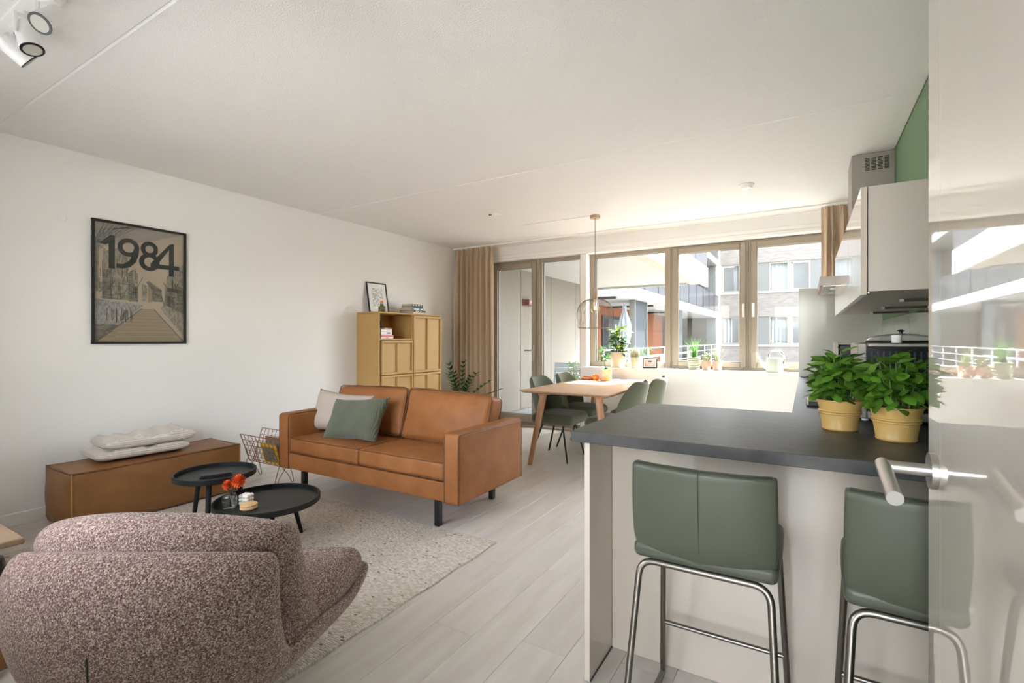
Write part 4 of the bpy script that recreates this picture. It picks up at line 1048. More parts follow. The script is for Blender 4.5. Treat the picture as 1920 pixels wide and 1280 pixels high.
for (l, w, h, cv, dy, lb, bd) in ((.225, .24, .022, 'book_cream', .0, 'cream book at the bottom of the stack on the cabinet top', None), (.225, .24, .024, 'book_black', .01, 'black spined book above the cream one on the cabinet top', ('book_cream', (.12, .4), (.5, .62))), (.205, .22, .028, 'book_grey', -.01, 'slate grey book in the middle of the stack on the cabinet top', ('book_white', (.2, .6), (.78, .95))), (.195, .19, .02, 'book_black', .0, 'thin black book under the topmost one on the cabinet top', None), (.185, .19, .028, 'book_black', .0, 'topmost black book with white title blocks on the cabinet top', ('book_white', (.06, .18), (.3, .45), (.55, .7), (.8, .9)))):
    book((-4.32, 4.71 + dy, z), R(rng.uniform(-5, 5)), l, w, h, cv, lb, G, bd); z += h + .0006
z = 1.255 + .0008; G = 'books stacked in the cabinet niche'
for (l, w, h, cv, lb, bd) in ((.20, .25, .018, 'book_white', 'white book at the bottom of the stack in the cabinet niche', ('book_grey', (.4, .6))), (.195, .25, .024, 'book_pink', 'coral pink book in the cabinet niche stack', None), (.175, .22, .040, 'book_white', 'thick white book above the pink one in the cabinet niche', ('book_grey', (.55, .85))), (.17, .22, .024, 'book_white', 'white book under the olive one in the cabinet niche', None), (.17, .22, .016, 'book_brown', 'topmost thin brown and cream book in the cabinet niche', ('book_cream', (.3, .6)))):
    book((-4.315, 4.15 + rng.uniform(-.006, .006), z), R(rng.uniform(-3, 3)), l, w, h, cv, lb, G, bd); z += h + .0006
o = thing('small_ornament', 'small dark ornament on the books in the cabinet niche', 'ornament', (-4.33, 4.17, z))
MB().lathe([(.0005, 0), (.03, 0), (.032, .01), (.02, .025), (.026, .045), (.012, .06), (.008, .085), (.0005, .09)], 20, cap=False).build('figure', 'ext_dark', o); MB().lathe([(.034, 0), (.036, .003), (.034, .006)], 20).build('foot', 'black_metal', o)

# ---- ceiling track with three spots
tr = thing('ceiling_spotlight', 'white ceiling plate with three adjustable spotlights', 'spotlight', (-2.76, .70, CEIL))
MB().rbox(-.32, .26, -.05, .05, -.028, -.001, r=.004).build('mounting_plate', 'spot_white', tr)
for x, d in ((.255, (.35, -.62, -.75)), (.03, (.32, .12, -.9)), (-.13, (.05, .75, -.55))):
    c = Vector((x, 0, -.125)); D = Vector(d).normalized()
    MB().tube([(x, 0, -.028), (x, 0, -.044)], .02, 16).build('swivel', 'spot_white', tr)
    sd = D.cross(Vector((0, 0, 1))).normalized()
    br = MB(); pts = fillet([tuple(c + sd * .047 + Vector((0, 0, 0))), tuple(c + sd * .047 + Vector((0, 0, .078))), tuple(c - sd * .02 + Vector((0, 0, .078)))], .006, 3); br.tube(pts, .007, 6); br.build('bracket', 'spot_white', tr)
    b = MB().tube([c - D * .055, c + D * .05], .039, 28).build('spot_head', 'spot_white', tr)
    MB().tube([c + D * .05, c + D * .0535], .0388, 28).build('lens_ring', 'black_metal', b)
    MB().tube([c + D * .0536, c + D * .0545], .030, 28).build('lens', 'lens_grey', b)
# ---- detectors and cable on the ceiling
o = thing('smoke_detector', 'round white smoke detector on the ceiling near the windows', 'smoke detector', (-.447, 4.737, CEIL))
MB().lathe([(.062, -.001), (.062, -.012), (.056, -.014), (.056, -.02), (.05, -.022), (.046, -.036), (.0005, -.04)], 36, cap=False).build('housing', 'white_plastic', o); MB().ball((.02, .01, -.04), .004).build('indicator', 'pot_rose', o)
o = thing('ceiling_sensor', 'small flat white disc sensor on the ceiling left of the pendant lamp', 'sensor', (-2.883, 4.44, CEIL))
MB().lathe([(.055, -.001), (.055, -.010), (.045, -.014), (.0005, -.015)], 30, cap=False).build('housing', 'white_plastic', o); MB().rbox(-.05, -.02, -.05, -.03, -.02, -.01, r=.002).build('vent', 'cord_grey', o)
MBc = MB().rbox(-2.88, -2.03, 5.028, 5.043, CEIL - .0095, CEIL - .001, r=.002).build('cable_duct', 'cabinet_inside')
MBc.data.materials[0] = MATS['white_plastic']; tag(MBc, 'thin cable duct on the ceiling leading to the pendant lamp', 'cable duct')
# ---- pendant lamp
def make_pendant():
    t = thing('pendant_lamp', 'wire dome pendant lamp with wooden socket over the dining table', 'lamp', (-1.98, 5.06, 1.37))
    zc = CEIL - 1.37
    MB().lathe([(.0005, zc - .032), (.052, zc - .032), (.055, zc - .029), (.055, zc - .001)], 36, cap=False).build('ceiling_rose', 'lamp_wood', t)
    MB().tube([(0, 0, zc - .03), (0, 0, .43)], .0035, 8).build('cord', 'cord_grey', t)
    MB().lathe([(.0005, .435), (.026, .435), (.028, .43), (.028, .315), (.0005, .312)], 28, cap=False).build('socket', 'lamp_wood', t)
    prof = smooth_path([(.028, .318), (.10, .305), (.165, .255), (.20, .17), (.198, .08), (.183, .0)], 18)
    mb = MB()
    for k in range(54):
        a = 2 * math.pi * k / 54
        mb.tube([(r_ * math.cos(a), r_ * math.sin(a), z_) for r_, z_ in prof], .0013, 4)
    mb.build('wire_cage', 'lamp_wire', t)
    mb = MB(); mb.tube([(.183 * math.cos(2 * math.pi * k / 48), .183 * math.sin(2 * math.pi * k / 48), 0) for k in range(48)], .003, 6, closed=True); mb.build('bottom_ring', 'lamp_wire', t)
    b = MB().lathe([(.013, .315), (.014, .29), (.034, .26), (.047, .225), (.044, .19), (.026, .168), (.0005, .162)], 28, cap=False).build('bulb', 'clear_glass', t)
    mb = MB(); mb.tube(smooth_path([(-.012, 0, .285), (-.016, 0, .22), (-.008, .008, .20), (0, -.006, .24), (.008, .008, .20), (.016, 0, .22), (.012, 0, .285)], 30), .0016, 6); mb.build('filament', 'bulb_glow', b)
make_pendant()
# ---- curtains
def curtain(label, x0, x1, nf, name='curtain'):
    t = thing(name, label, 'curtain', ((x0 + x1) / 2, 5.815, 0))
    w = (x1 - x0) / 2; rr = random.Random(int(nf * 10)); ph = [rr.uniform(.7, 1.3) for _ in range(60)]
    def f(u, v):
        zz = .012 + v * (2.575 - .012)
        top = max(0.0, (v - .93) / .07)
        amp = .068 * (1 - .75 * top) * (.8 + .2 * math.sin(u * 9))
        k = u * nf
        fold = math.sin(2 * math.pi * k + 1.1 * math.sin(k * 1.3 + nf) + .7 * math.sin(k * 2.9 + 2) + .5 * (1 - v) * math.sin(k * 2.3 + 1))
        y = amp * spow(fold, .75) * ph[int(k) % 60]
        y += .010 * top * math.sin(2 * math.pi * k * 3)
        x = (-w + 2 * w * u) * (1 + .05 * (1 - v)) + .012 * (1 - v) * math.sin(2 * math.pi * k + 1.1)
        return (x, y, zz)
    MB().grid(f, int(nf * 16), 36).build('cloth', 'curtain_cloth', t, angle=80)
    mb = MB()
    for k in range(int(nf)):
        x = -w + 2 * w * (k + .5) / int(nf)
        mb.box(x - .004, x + .004, -.004, .004, 2.55, 2.578)
    mb.build('hooks', 'white_plastic', t)
curtain('sand coloured pleated floor length curtain in the corner beside the balcony door', -4.49, -3.80, 8)
curtain('sand coloured pleated curtain hanging beside the kitchen hood', .13, .50, 6)
# ================================================================== DINING AREA
def make_table():
    t = thing('dining_table', 'warm oak dining table with splayed wooden legs', 'table', (-1.95, 5.035, 0))
    hx, hy, zt = .45, .90, .752
    # three boards with chamfered underside
    n = 3; bw = 2 * hx / n
    for k in range(n):
        x0 = -hx + k * bw + .0006; x1 = -hx + (k + 1) * bw - .0006
        i0 = .035 if k == 0 else 0; i1 = .035 if k == n - 1 else 0
        vv = [(x0 + i0, -hy + .035, zt - .028), (x1 - i1, -hy + .035, zt - .028), (x1 - i1, hy - .035, zt - .028), (x0 + i0, hy - .035, zt - .028),
              (x0, -hy, zt - .010), (x1, -hy, zt - .010), (x1, hy, zt - .010), (x0, hy, zt - .010), (x0, -hy, zt), (x1, -hy, zt), (x1, hy, zt), (x0, hy, zt)]
        ff = [(3, 2, 1, 0), (8, 9, 10, 11)] + [(a, (a + 1) % 4, 4 + (a + 1) % 4, 4 + a) for a in range(4)] + [(4 + a, 4 + (a + 1) % 4, 8 + (a + 1) % 4, 8 + a) for a in range(4)]
        MB().add(vv, ff).build('top_board', 'oak_table', t, flat=True)
    for sx in (-1, 1):
        MB().rbox(sx * .30 - .03, sx * .30 + .03, -.74, .74, zt - .066, zt - .0285, r=.004).build('rail', 'oak_leg', t)
        for sy in (-1, 1):
            p0 = Vector((sx * .285, sy * .70, zt - .029)); p1 = Vector((sx * .405, sy * .775, .0))
            mb = MB(); v = []
            for p, r_ in ((p0, .036), (p1, .022)):
                for k in range(8):
                    a = 2 * math.pi * (k + .5) / 8; v.append((p.x + spow(math.cos(a), .8) * r_, p.y + spow(math.sin(a), .8) * r_, p.z))
            mb.add(v, [tuple(range(8))[::-1], tuple(range(8, 16))] + [(k, (k + 1) % 8, 8 + (k + 1) % 8, 8 + k) for k in range(8)])
            mb.build('leg', 'oak_leg', t, angle=30)
make_table()
def make_dining_chair(label):
    t = thing('dining_chair', label, 'chair', (0, 0, 0), 0, 'upholstered chairs at the dining table')
    # faces local +y
    mb = MB().softbox((0, .025, .425), (.235, .235, .055), .05, (.01, .01, .014), n=8)
    for i, p in enumerate(mb.v):
        if p[1] < 0: mb.v[i] = (p[0] * (1 + .25 * p[1]), p[1], p[2])
    so = mb.build('seat', 'fabric_olive', t)
    MB().tube([(.222 * math.cos(a), .025 + .222 * math.sin(a), .437) for a in [2 * math.pi * k / 40 for k in range(40)]], .003, 5, closed=True).build('seat_piping', 'seam_dark', so)
    bk = MB()
    loft_slab(bk, [(-.175, .345, .20, .035, .12), (-.205, .45, .235, .045, .15), (-.235, .58, .245, .05, .15), (-.262, .70, .232, .05, .12), (-.285, .80, .185, .045, .08), (-.295, .835, .13, .035, .05)], n=30, m=32, e=.6, flip=-1, round_end=.05)
    bk.build('backrest', 'fabric_olive', t)
    MB().tube(fillet([(-.14, -.1, .374), (.14, -.1, .374), (.14, .13, .374), (-.14, .13, .374), (-.14, -.1, .374)], .04), .008, 6).build('leg_frame', 'black_metal', t)
    for sx in (-1, 1):
        for y0, y1 in ((.13, .215), (-.1, -.215)):
            pts = fillet([(sx * .06, y0 * .9, .366), (sx * .15, y0, .366), (sx * .222, y1, .0)], .05, 5)
            MB().tube(pts, .0095, 8).build('leg', 'black_metal', t)
    return t
ch = make_dining_chair('olive green dining chair at the table corner nearest the sofa')
ch.location = (-2.262, 4.705, 0); ch.rotation_euler = (0, 0, R(-90))
dup(ch, (-2.275, 5.365, 0), R(-88), 'olive green dining chair on the balcony door side, nearer the window')
dup(ch, (-1.60, 4.68, 0), R(90), 'olive green dining chair on the kitchen side, next to the worktop')
dup(ch, (-1.58, 5.33, 0), R(92), 'olive green dining chair on the kitchen side, nearer the windowsill')
TT = .7525
p = thing('table_planter', 'speckled ceramic pot with a small succulent on the dining table', 'plant pot', (-2.05, 5.60, TT))
MB().lathe([(.0005, 0), (.058, 0), (.062, .004), (.064, .135), (.060, .137), (.056, .132), (.055, .10)], 32, cap=False).build('pot', 'marble_pot', p)
MB().lathe([(.0005, .112), (.0555, .110)], 24, cap=False).build('soil', 'soil', p)
MB().tube([(0, 0, .11), (-.015, 0, .19), (-.03, .01, .29)], .006, 6, r1=.004).build('stem', 'stem_green', p)
def leaf_mesh(name, m, L, W, fold=.15, droop=.25, n=5, tip=1.0, rnd=.8):
    v = []; f = []
    for i in range(n + 1):
        t = i / n; w = W * (math.sin(math.pi * min(1, t * 1.02) ** (.75 * tip)) ** rnd if 0 < t < 1 else .02)
        x = L * t; z = -droop * L * t * t
        v += [(x, -w / 2, z + fold * w), (x, 0, z), (x, w / 2, z + fold * w)]
    for i in range(n):
        a = 3 * i; f += [(a, a + 3, a + 4, a + 1), (a + 1, a + 4, a + 5, a + 2)]
    o = MB().add(v, f).build(name, m, angle=60); me = o.data; bpy.data.objects.remove(o); return me
lm = leaf_mesh('leaf', 'leaf_dark', 1, .55, .1, .1); ly = leaf_mesh('leaf', 'leaf_croton', 1, .6, .1, .2)
for k in range(5): inst('leaf', lm, p, (-.03, .01, .285 - .02 * (k % 2)), (0, R(-30 - 15 * (k % 2)), k * 1.25), .055)
for k in range(7): inst('leaf', ly if k < 3 else lm, p, (0, 0, .125), (0, R(-20 - 8 * (k % 3)), k * .95 + .2), .075)
o = thing('tealight_glass', 'small round orange glass tealight holder on the dining table', 'candle holder', (-2.175, 5.585, TT))
MB().lathe([(.0005, 0), (.028, 0), (.036, .012), (.041, .035), (.036, .064), (.033, .068), (.030, .064), (.036, .035), (.028, .010), (.0005, .006)], 32, cap=False).build('glass', 'orange_glass', o); MB().lathe([(.0005, .008), (.02, .008), (.02, .026), (.0005, .026)], 20, cap=False).build('tealight', 'wax_white', o)
o = thing('terracotta_dish', 'flat terracotta coloured dish on the dining table', 'dish', (-2.30, 5.66, TT))
MB().lathe([(.0005, 0), (.07, 0), (.088, .010), (.094, .024), (.090, .026), (.080, .014), (.0005, .010)], 40, cap=False).build('dish', 'terracotta', o); MB().rbox(-.055, .055, -.03, .03, .0125, .04, r=.005).build('candle_block', 'terracotta', o)

# ================================================================== KITCHEN
CZ = .915
mb = MB(); poly = [(-.722, 1.612), (XR, 1.612), (XR, 5.05), (-.055, 5.05), (-.055, 2.52), (-.722, 2.52)]
mb.prism(poly, CZ - .038, CZ, lambda u, v, d: (u, v, d))
wt = mb.build('kitchen_worktop', 'worktop_dark', flat=True); tag(wt, 'dark slate laminate worktop wrapping round the kitchen peninsula', 'worktop')
bv = wt.modifiers.new('bevel', 'BEVEL'); bv.width = .002; bv.segments = 2; bv.limit_method = 'ANGLE'
pen = thing('kitchen_peninsula', 'cream gloss kitchen peninsula body under the dark worktop', 'kitchen unit', (-.07, 2.1, 0))
MB().rbox(-.622, -.602, -.435, .40, 0.001, CZ - .039, r=.001).build('end_panel', 'kitchen_gloss', pen)
MB().rbox(-.601, .612, -.198, -.178, 0.001, CZ - .039, r=.001).build('back_panel', 'kitchen_gloss', pen)
MB().rbox(-.600, .0, -.176, .385, .10, CZ - .039, r=.001).build('carcass', 'kitchen_satin', pen)
MB().rbox(-.6015, -.5985, -.436, -.199, 0.001, .007, r=.0005).build('floor_seal', 'dark_strip', pen)
MB().rbox(-.58, .0, -.15, .34, 0.001, .099, r=.001).build('plinth', 'dark_strip', pen)
for k in range(1): MB().rbox(-.598, -.02, .386, .404, .105, CZ - .042, r=.001).build('door_front', 'kitchen_gloss', pen)
for k in range(4):
    y0 = 2.53 + k * .63
    u = thing('base_cabinet', ['cream base cabinet next to the peninsula corner', 'second cream base cabinet along the green wall', 'third cream base cabinet along the green wall', 'cream base cabinet below the hood end panel'][k], 'kitchen cabinet', (.26, y0, 0), 0, 'base cabinets along the green wall')
    MB().rbox(-.27, .284, 0, .627, .10, CZ - .039, r=.001).build('carcass', 'kitchen_satin', u); MB().rbox(-.21, .284, 0, .627, 0.001, .099, r=.001).build('plinth', 'dark_strip', u)
    MB().rbox(-.29, -.2705, .002, .625, .105, .70, r=.001).build('door', 'kitchen_gloss', u); MB().rbox(-.29, -.2705, .002, .625, .703, CZ - .043, r=.001).build('drawer', 'kitchen_gloss', u)
o = thing('splash_end_panel', 'upright pale glass panel at the window end of the worktop', 'panel', (.245, 5.06, CZ - .038))
MB().rbox(-.30, .297, -.008, .008, 0, .815, r=.001).build('glass_panel', 'panel_glass', o); MB().rbox(-.302, .298, -.010, .010, .8155, .819, r=.001).build('edge_trim', 'steel_brushed', o)
o = thing('glass_splashback', 'grey green glass splashback on the wall under the hanging cabinets', 'splashback', (XR - .001, 2.55, CZ + .001))
for k in range(4): MB().rbox(-.008, -.001, k * .62, k * .62 + .617, 0, .485, r=.001).build('glass_panel', 'splash_glass', o)
# hanging cabinets
for k in range(3):
    y0 = 2.20 + k * .63
    u = thing('wall_cabinet', ['glossy cream hanging cabinet at the peninsula end', 'middle glossy cream hanging cabinet on the green wall', 'glossy cream hanging cabinet next to the cooker hood'][k], 'kitchen cabinet', (XR - .001, y0, 1.405), 0, 'hanging cabinets on the green wall')
    MB().rbox(-.35, 0, 0, .628, .012, .395, r=.001).build('carcass', 'kitchen_satin', u)
    MB().rbox(-.372, -.353, .0015, .6265, 0, .395, r=.001).build('door', 'kitchen_gloss', u)
    MB().rbox(-.352, -.345, .005, .62, .004, .0115, r=.001).build('grip_rail', 'steel_brushed', u)
for y, nm in ((2.67, 'first'), (3.27, 'second'), (3.80, 'third')):
    o = thing('under_cabinet_light', {'first': 'slim dark light bar under the hanging cabinet at the peninsula end', 'second': 'slim dark light bar under the middle hanging cabinet', 'third': 'slim dark light bar under the hanging cabinet by the hood'}[nm], 'lamp', (.45, y, 1.4165), 0, 'light bars under the hanging cabinets')
    MB().rbox(-.09, .085, -.007, .007, -.012, -.0005, r=.002).build('bar', 'cord_grey', o); MB().rbox(-.105, -.0905, -.008, .008, -.013, -.0005, r=.002).build('end_cap', 'white_plastic', o)
# hood
hd = thing('cooker_hood', 'brushed steel chimney cooker hood with slotted vent', 'cooker hood', (XR - .001, 4.57, 1.63))
MB().rbox(-.46, 0, -.42, .42, 0, .062, r=.003).build('canopy', 'steel_hood', hd)
MB().rbox(-.256, 0, -.17, .17, .062, CEIL - 1.631, r=.002).build('chimney', 'steel_hood', hd)
MB().rbox(-.44, -.02, -.40, .40, -.006, -.0005, r=.001).build('filter_plate', 'steel_brushed', hd)
for y in (-.2, .2):
    mb = MB()
    for x in (-.36, -.12): mb.lathe([(.0005, -.012), (.03, -.012), (.032, -.006)], 20, (x, y, 0), cap=False)
    mb.build('hood_lamp', 'white_plastic', hd)
mb = MB()
for c in range(4):
    for r_ in range(9):
        mb.box(-.175 + c * .038, -.147 + c * .038, -.1712, -.1700, .845 + r_ * .0105, .851 + r_ * .0105)
mb.build('vent_slots', 'black_metal', hd, flat=True)
# appliances
mw = thing('microwave_oven', 'silver framed microwave oven with dark ribbed window behind the basil', 'microwave', (.345, 2.56, CZ + .0005))
MB().rbox(-.17, .187, -.155, .18, .012, .312, r=.006).build('housing', 'steel_hood', mw)
mb = MB(); ring(mb, -.17, .187, .012, .312, -.172, -.155, .032, r=.004, wt=.016); mb.build('door_frame', 'steel_hood', mw)
dw = MB().rbox(-.138, .155, -.163, -.1545, .044, .296, r=.001).build('window', 'black_plastic', mw)
for k in range(14): MB().box(-.125 + k * .019, -.119 + k * .019, -.1642, -.163, .09, .28).build('rib', 'ext_dark', dw, flat=True)
for sx in (-.14, .155):
    for sy in (-.12, .14): MB().lathe([(.0005, 0), (.012, 0), (.012, .012)], 12, (sx, sy, 0), cap=False).build('foot', 'white_plastic', mw)
cm = thing('coffee_machine', 'black coffee machine with silver side behind the microwave', 'coffee machine', (.30, 3.05, CZ + .0005))
MB().rbox(-.16, .16, -.10, .14, 0, .30, r=.006).build('housing', 'black_plastic', cm); MB().rbox(-.175, -.1602, -.12, .14, 0, .315, r=.003).build('side_plate', 'steel_hood', cm); MB().rbox(.1602, .172, -.12, .14, 0, .315, r=.003).build('side_plate', 'steel_hood', cm)
MB().rbox(-.155, .155, -.16, -.101, 0, .03, r=.003).build('drip_tray', 'steel_brushed', cm)
lid = thing('pan_lid', 'domed glass pan lid with black rim on the microwave', 'pan lid', (.335, 2.56, CZ + .313))
MB().lathe([(.118, .004), (.112, .016), (.09, .028), (.05, .036), (.0005, .039)], 40, cap=False).build('dome', 'clear_glass', lid)
MB().tube([(.12 * math.cos(2 * math.pi * k / 48), .12 * math.sin(2 * math.pi * k / 48), .005) for k in range(48)], .005, 8, closed=True).build('rim', 'black_plastic', lid); MB().lathe([(.006, .039), (.006, .046), (.016, .05), (.0005, .055)], 16, cap=False).build('knob', 'black_plastic', lid)
j = thing('spice_jar', 'small white jar on the microwave', 'jar', (.305, 2.43, CZ + .313)); MB().lathe([(.0005, 0), (.016, 0), (.017, .002), (.017, .022)], 20, cap=False).build('body', 'white_plastic', j); MB().lathe([(.0178, .0225), (.0178, .03), (.0005, .031)], 20, cap=False).build('lid', 'white_plastic', j)
sc = thing('kitchen_scale', 'low silver kitchen scale on the worktop beside the basil', 'kitchen scale', (.06, 2.86, CZ + .0005)); MB().rbox(-.06, .06, -.07, .07, .004, .03, r=.004).build('plate', 'steel_hood', sc); MB().rbox(-.05, .05, -.0715, -.0702, .008, .026, r=.0005).build('display', 'black_plastic', sc)
for sx in (-.05, .05):
    for sy in (-.06, .06): MB().lathe([(.0005, 0), (.006, 0), (.006, .004)], 8, (sx, sy, 0), cap=False).build('foot', 'black_plastic', sc)
# basil pots
bl = [leaf_mesh('leaf', 'leaf_basil', 1, .64, f_, d, n=8, tip=1.15, rnd=.62) for d, f_ in ((.08, .10), (.22, -.08), (.35, -.14))]
def basil(loc, label, seed, spread):
    rr = random.Random(seed)
    t = thing('potted_basil', label, 'plant', loc, 0, 'basil plants in yellow pots on the worktop')
    prof = [(.0005, 0), (.048, 0), (.050, .002), (.0515, .005), (.050, .008), (.0570, .056), (.0615, .059), (.0615, .062), (.0578, .064), (.0618, .067), (.0618, .070), (.0585, .073), (.0655, .102), (.0685, .104), (.0680, .107), (.0640, .106), (.060, .080), (.0005, .080)]
    MB().lathe([(r_ * 1.08, z_ * 1.02) for r_, z_ in prof], 48, cap=False).build('pot', 'pot_yellow', t)
    MB().lathe([(.0005, .094), (.0665, .092)], 24, cap=False).build('soil', 'soil', t)
    mb = MB()
    for k in range(34):
        a = k * 2.4; q = math.sqrt((k + .5) / 34); hh = .185 - .075 * q * q + rr.uniform(-.015, .015)
        bx, by = q * .05 * math.cos(a), q * .05 * math.sin(a); ex, ey = q * spread * math.cos(a), q * spread * math.sin(a)
        mb.tube([(bx, by, .09), (bx * .6 + ex * .4, by * .6 + ey * .4, .09 + hh * .6), (ex, ey, .09 + hh)], .0016, 5)
        for lev in range(4):
            f_ = 1 - lev * .2; px, py, pz = bx + (ex - bx) * f_ ** 1.3, by + (ey - by) * f_ ** 1.3, .09 + hh * f_
            for s in range(2):
                an = (a if q > .45 else rr.uniform(0, 6.28)) + (lev % 2) * 1.2 + s * math.pi * (1 if q < .5 else .55) - .4 + rr.uniform(-.5, .5)
                inst('leaf', rr.choice(bl), t, (px, py, pz), (rr.uniform(-.75, .75), R(rr.uniform(-52, 18) + 22 * q), an), rr.uniform(.040, .062) * (1 if lev else .85))
    for k in range(26):   # outer leaves leaning over the rim
        a = k * 2.4 + rr.uniform(-.3, .3); q = rr.uniform(.045, .075); z = rr.uniform(.115, .17)
        inst('leaf', rr.choice(bl), t, (q * math.cos(a), q * math.sin(a), z), (rr.uniform(-.4, .4), R(rr.uniform(-10, 30)), a + rr.uniform(-.6, .6)), rr.uniform(.04, .062))
    mb.build('stems', 'stem_green', t)
basil((.104, 2.135, CZ + .0005), 'bushy basil in a mustard yellow ribbed pot at the inner worktop corner', 3, .088)
basil((.250, 2.005, CZ + .0005), 'bushy basil in a mustard yellow ribbed pot beside the door handle', 8, .092)

# ---- bar stools
def make_stool():
    t = thing('bar_stool', 'sage green leather bar stool at the middle of the peninsula', 'bar stool', (0, 0, 0), 0, 'bar stools at the peninsula')
    bk = MB()
    loft_slab(bk, [(-.150, .600, .180, .036, .020), (-.180, .66, .189, .042, .022), (-.196, .76, .191, .042, .024), (-.205, .865, .189, .038, .026), (-.206, .885, .187, .034, .026)], n=26, m=48, e=.28, flip=-1, round_end=.014)
    bo = bk.build('backrest', 'leather_green', t, angle=50)
    MB().tube([(0, -.1735, .605), (0, -.2025, .66), (0, -.2185, .76), (0, -.2255, .865), (0, -.222, .888)], .0014, 5).build('seam', 'seam_dark', bo)
    def rimp(x): return -.206 + .026 * (abs(x) / .19) ** 2.2
    MB().tube([(x, rimp(x) - .014, .884) for x in [-.178 + .356 * k / 16 for k in range(17)]], .0024, 5).build('piping', 'seam_dark', bo)
    se = MB().softbox((0, .01, .622), (.19, .19, .024), .018, (.004, .004, .010), n=6).build('seat', 'leather_green', t)
    r_ = .0098
    pts = fillet([(-.205, -.27, .0105), (-.172, -.165, .588), (.172, -.165, .588), (.205, -.27, .0105)], .045, 6)
    MB().tube(pts, r_, 12).build('rear_frame', 'steel_stool', t)
    pts = fillet([(-.205, .235, .0105), (-.178, .135, .588), (.178, .135, .588), (.205, .235, .0105)], .045, 6)
    MB().tube(pts, r_, 12).build('front_frame', 'steel_stool', t)
    for s in (-1, 1): MB().tube([(s * .205, -.27, .0105), (s * .205, .235, .0105)], r_, 12).build('floor_runner', 'steel_stool', t)
    MB().tube([(-.194, .200, .215), (.194, .200, .215)], .008, 12).build('footrest', 'steel_stool', t)
    return t
st = make_stool(); st.location = (-.252, 1.615, 0)
dup(st, (.275, 1.605, 0), R(-2), 'sage green leather bar stool beside the open glossy door')

# ================================================================== PLANTS AND SILL
SZ = .8865
def pot_lathe(r0, r1, h, n=32): return MB().lathe([(.0005, 0), (r0 - .003, 0), (r0, .003), (r1, h - .004), (r1 - .002, h), (r1 - .006, h), (r1 - .008, h - .006), (r0 * .92, h * .6)], n, cap=False)
p = thing('potted_croton', 'leafy croton in a large beige pot on the windowsill', 'plant', (-2.09, 6.155, SZ))
pot_lathe(.086, .104, .195).build('pot', 'pot_cream', p); MB().lathe([(.0005, .18), (.095, .178)], 24, cap=False).build('soil', 'soil', p)
rr = random.Random(11); lc = [leaf_mesh('leaf', 'leaf_croton', 1, .42, .12, d, n=6) for d in (.05, .25, .45)]; ld = [leaf_mesh('leaf', 'leaf_dark', 1, .45, .12, d, n=6) for d in (.15, .4)]
mb = MB()
for k in range(5):
    a = k * 1.26; mb.tube([(.02 * math.cos(a), .02 * math.sin(a), .17), (.05 * math.cos(a), .04 * math.sin(a), .34), (.06 * math.cos(a + .3), .045 * math.sin(a + .3), .50)], .005, 6, r1=.003)
mb.build('stems', 'stem_brown', p)
for k in range(95):
    h = rr.uniform(.20, .50); a = k * 2.4 + rr.uniform(-.3, .3); q = rr.uniform(.02, .06); e = R(rr.uniform(-55, 5)) if h > .42 else R(rr.uniform(-35, 30))
    inst('leaf', rr.choice(lc if h > .4 or k % 3 == 0 else ld), p, (q * math.cos(a), q * .8 * math.sin(a), h), (rr.uniform(-.4, .4), e, a), rr.uniform(.09, .15) * (.85 if math.sin(a) > .3 else 1))
p = thing('potted_cactus', 'round spiny cactus in a cream pot on the windowsill', 'plant', (-1.865, 6.15, SZ))
pot_lathe(.056, .064, .135).build('pot', 'pot_sage', p); MB().lathe([(.0005, .122), (.058, .122)], 24, cap=False).build('soil', 'soil', p)
MB().grid(lambda u, v: (.052 * (1 + .10 * math.cos(u * 2 * math.pi * 14)) * math.cos(2 * math.pi * u) * math.sin(math.pi * (.15 + .849 * v)) , .052 * (1 + .10 * math.cos(u * 2 * math.pi * 14)) * math.sin(2 * math.pi * u) * math.sin(math.pi * (.15 + .849 * v)), .165 - .075 * math.cos(math.pi * (.15 + .849 * v))), 84, 12, cu=True).build('cactus', 'cactus_green', p)
mb = MB()
for k in range(170):
    ph = math.acos(1 - 1.75 * (k + .5) / 170); th = k * 2.39996; d = Vector((math.sin(ph) * math.cos(th), math.sin(ph) * math.sin(th), math.cos(ph)))
    c = Vector((d.x * .052, d.y * .052, .165 + d.z * .075)); mb.tube([c, c + d * .028], .0009, 3, r1=.0003)
mb.build('spines', 'wax_white', p)['kind'] = 'stuff'
f = thing('photo_frame', 'small black framed photograph standing on the windowsill', 'photo frame', (-1.675, 6.13, SZ), R(8))
M = Matrix.Rotation(R(-12), 4, 'X')
for a, b, c, d in ((-.09, .09, 0, .013), (-.09, .09, .112, .125), (-.09, -.077, .013, .112), (.077, .09, .013, .112)): MB().rbox(a, b, -.007, .007, c, d, r=.002, M=M).build('frame_bar', 'black_metal', f)
MB().rbox(-.078, .078, -.002, .004, .012, .113, r=.001, M=M).build('backing', 'white_paper', f); MB().rbox(-.066, .066, -.003, -.0021, .024, .102, r=.0002, M=M).build('photograph', 'photo_pink', f)
MB().add([(-.02, .004, .09), (.02, .004, .09), (.02, .075, .0), (-.02, .075, .0), (-.02, .007, .09), (.02, .007, .09), (.02, .078, .0), (-.02, .078, .0)], [(0, 1, 2, 3), (7, 6, 5, 4), (0, 4, 5, 1), (2, 6, 7, 3), (0, 3, 7, 4), (1, 5, 6, 2)]).build('stand', 'black_metal', f, flat=True)
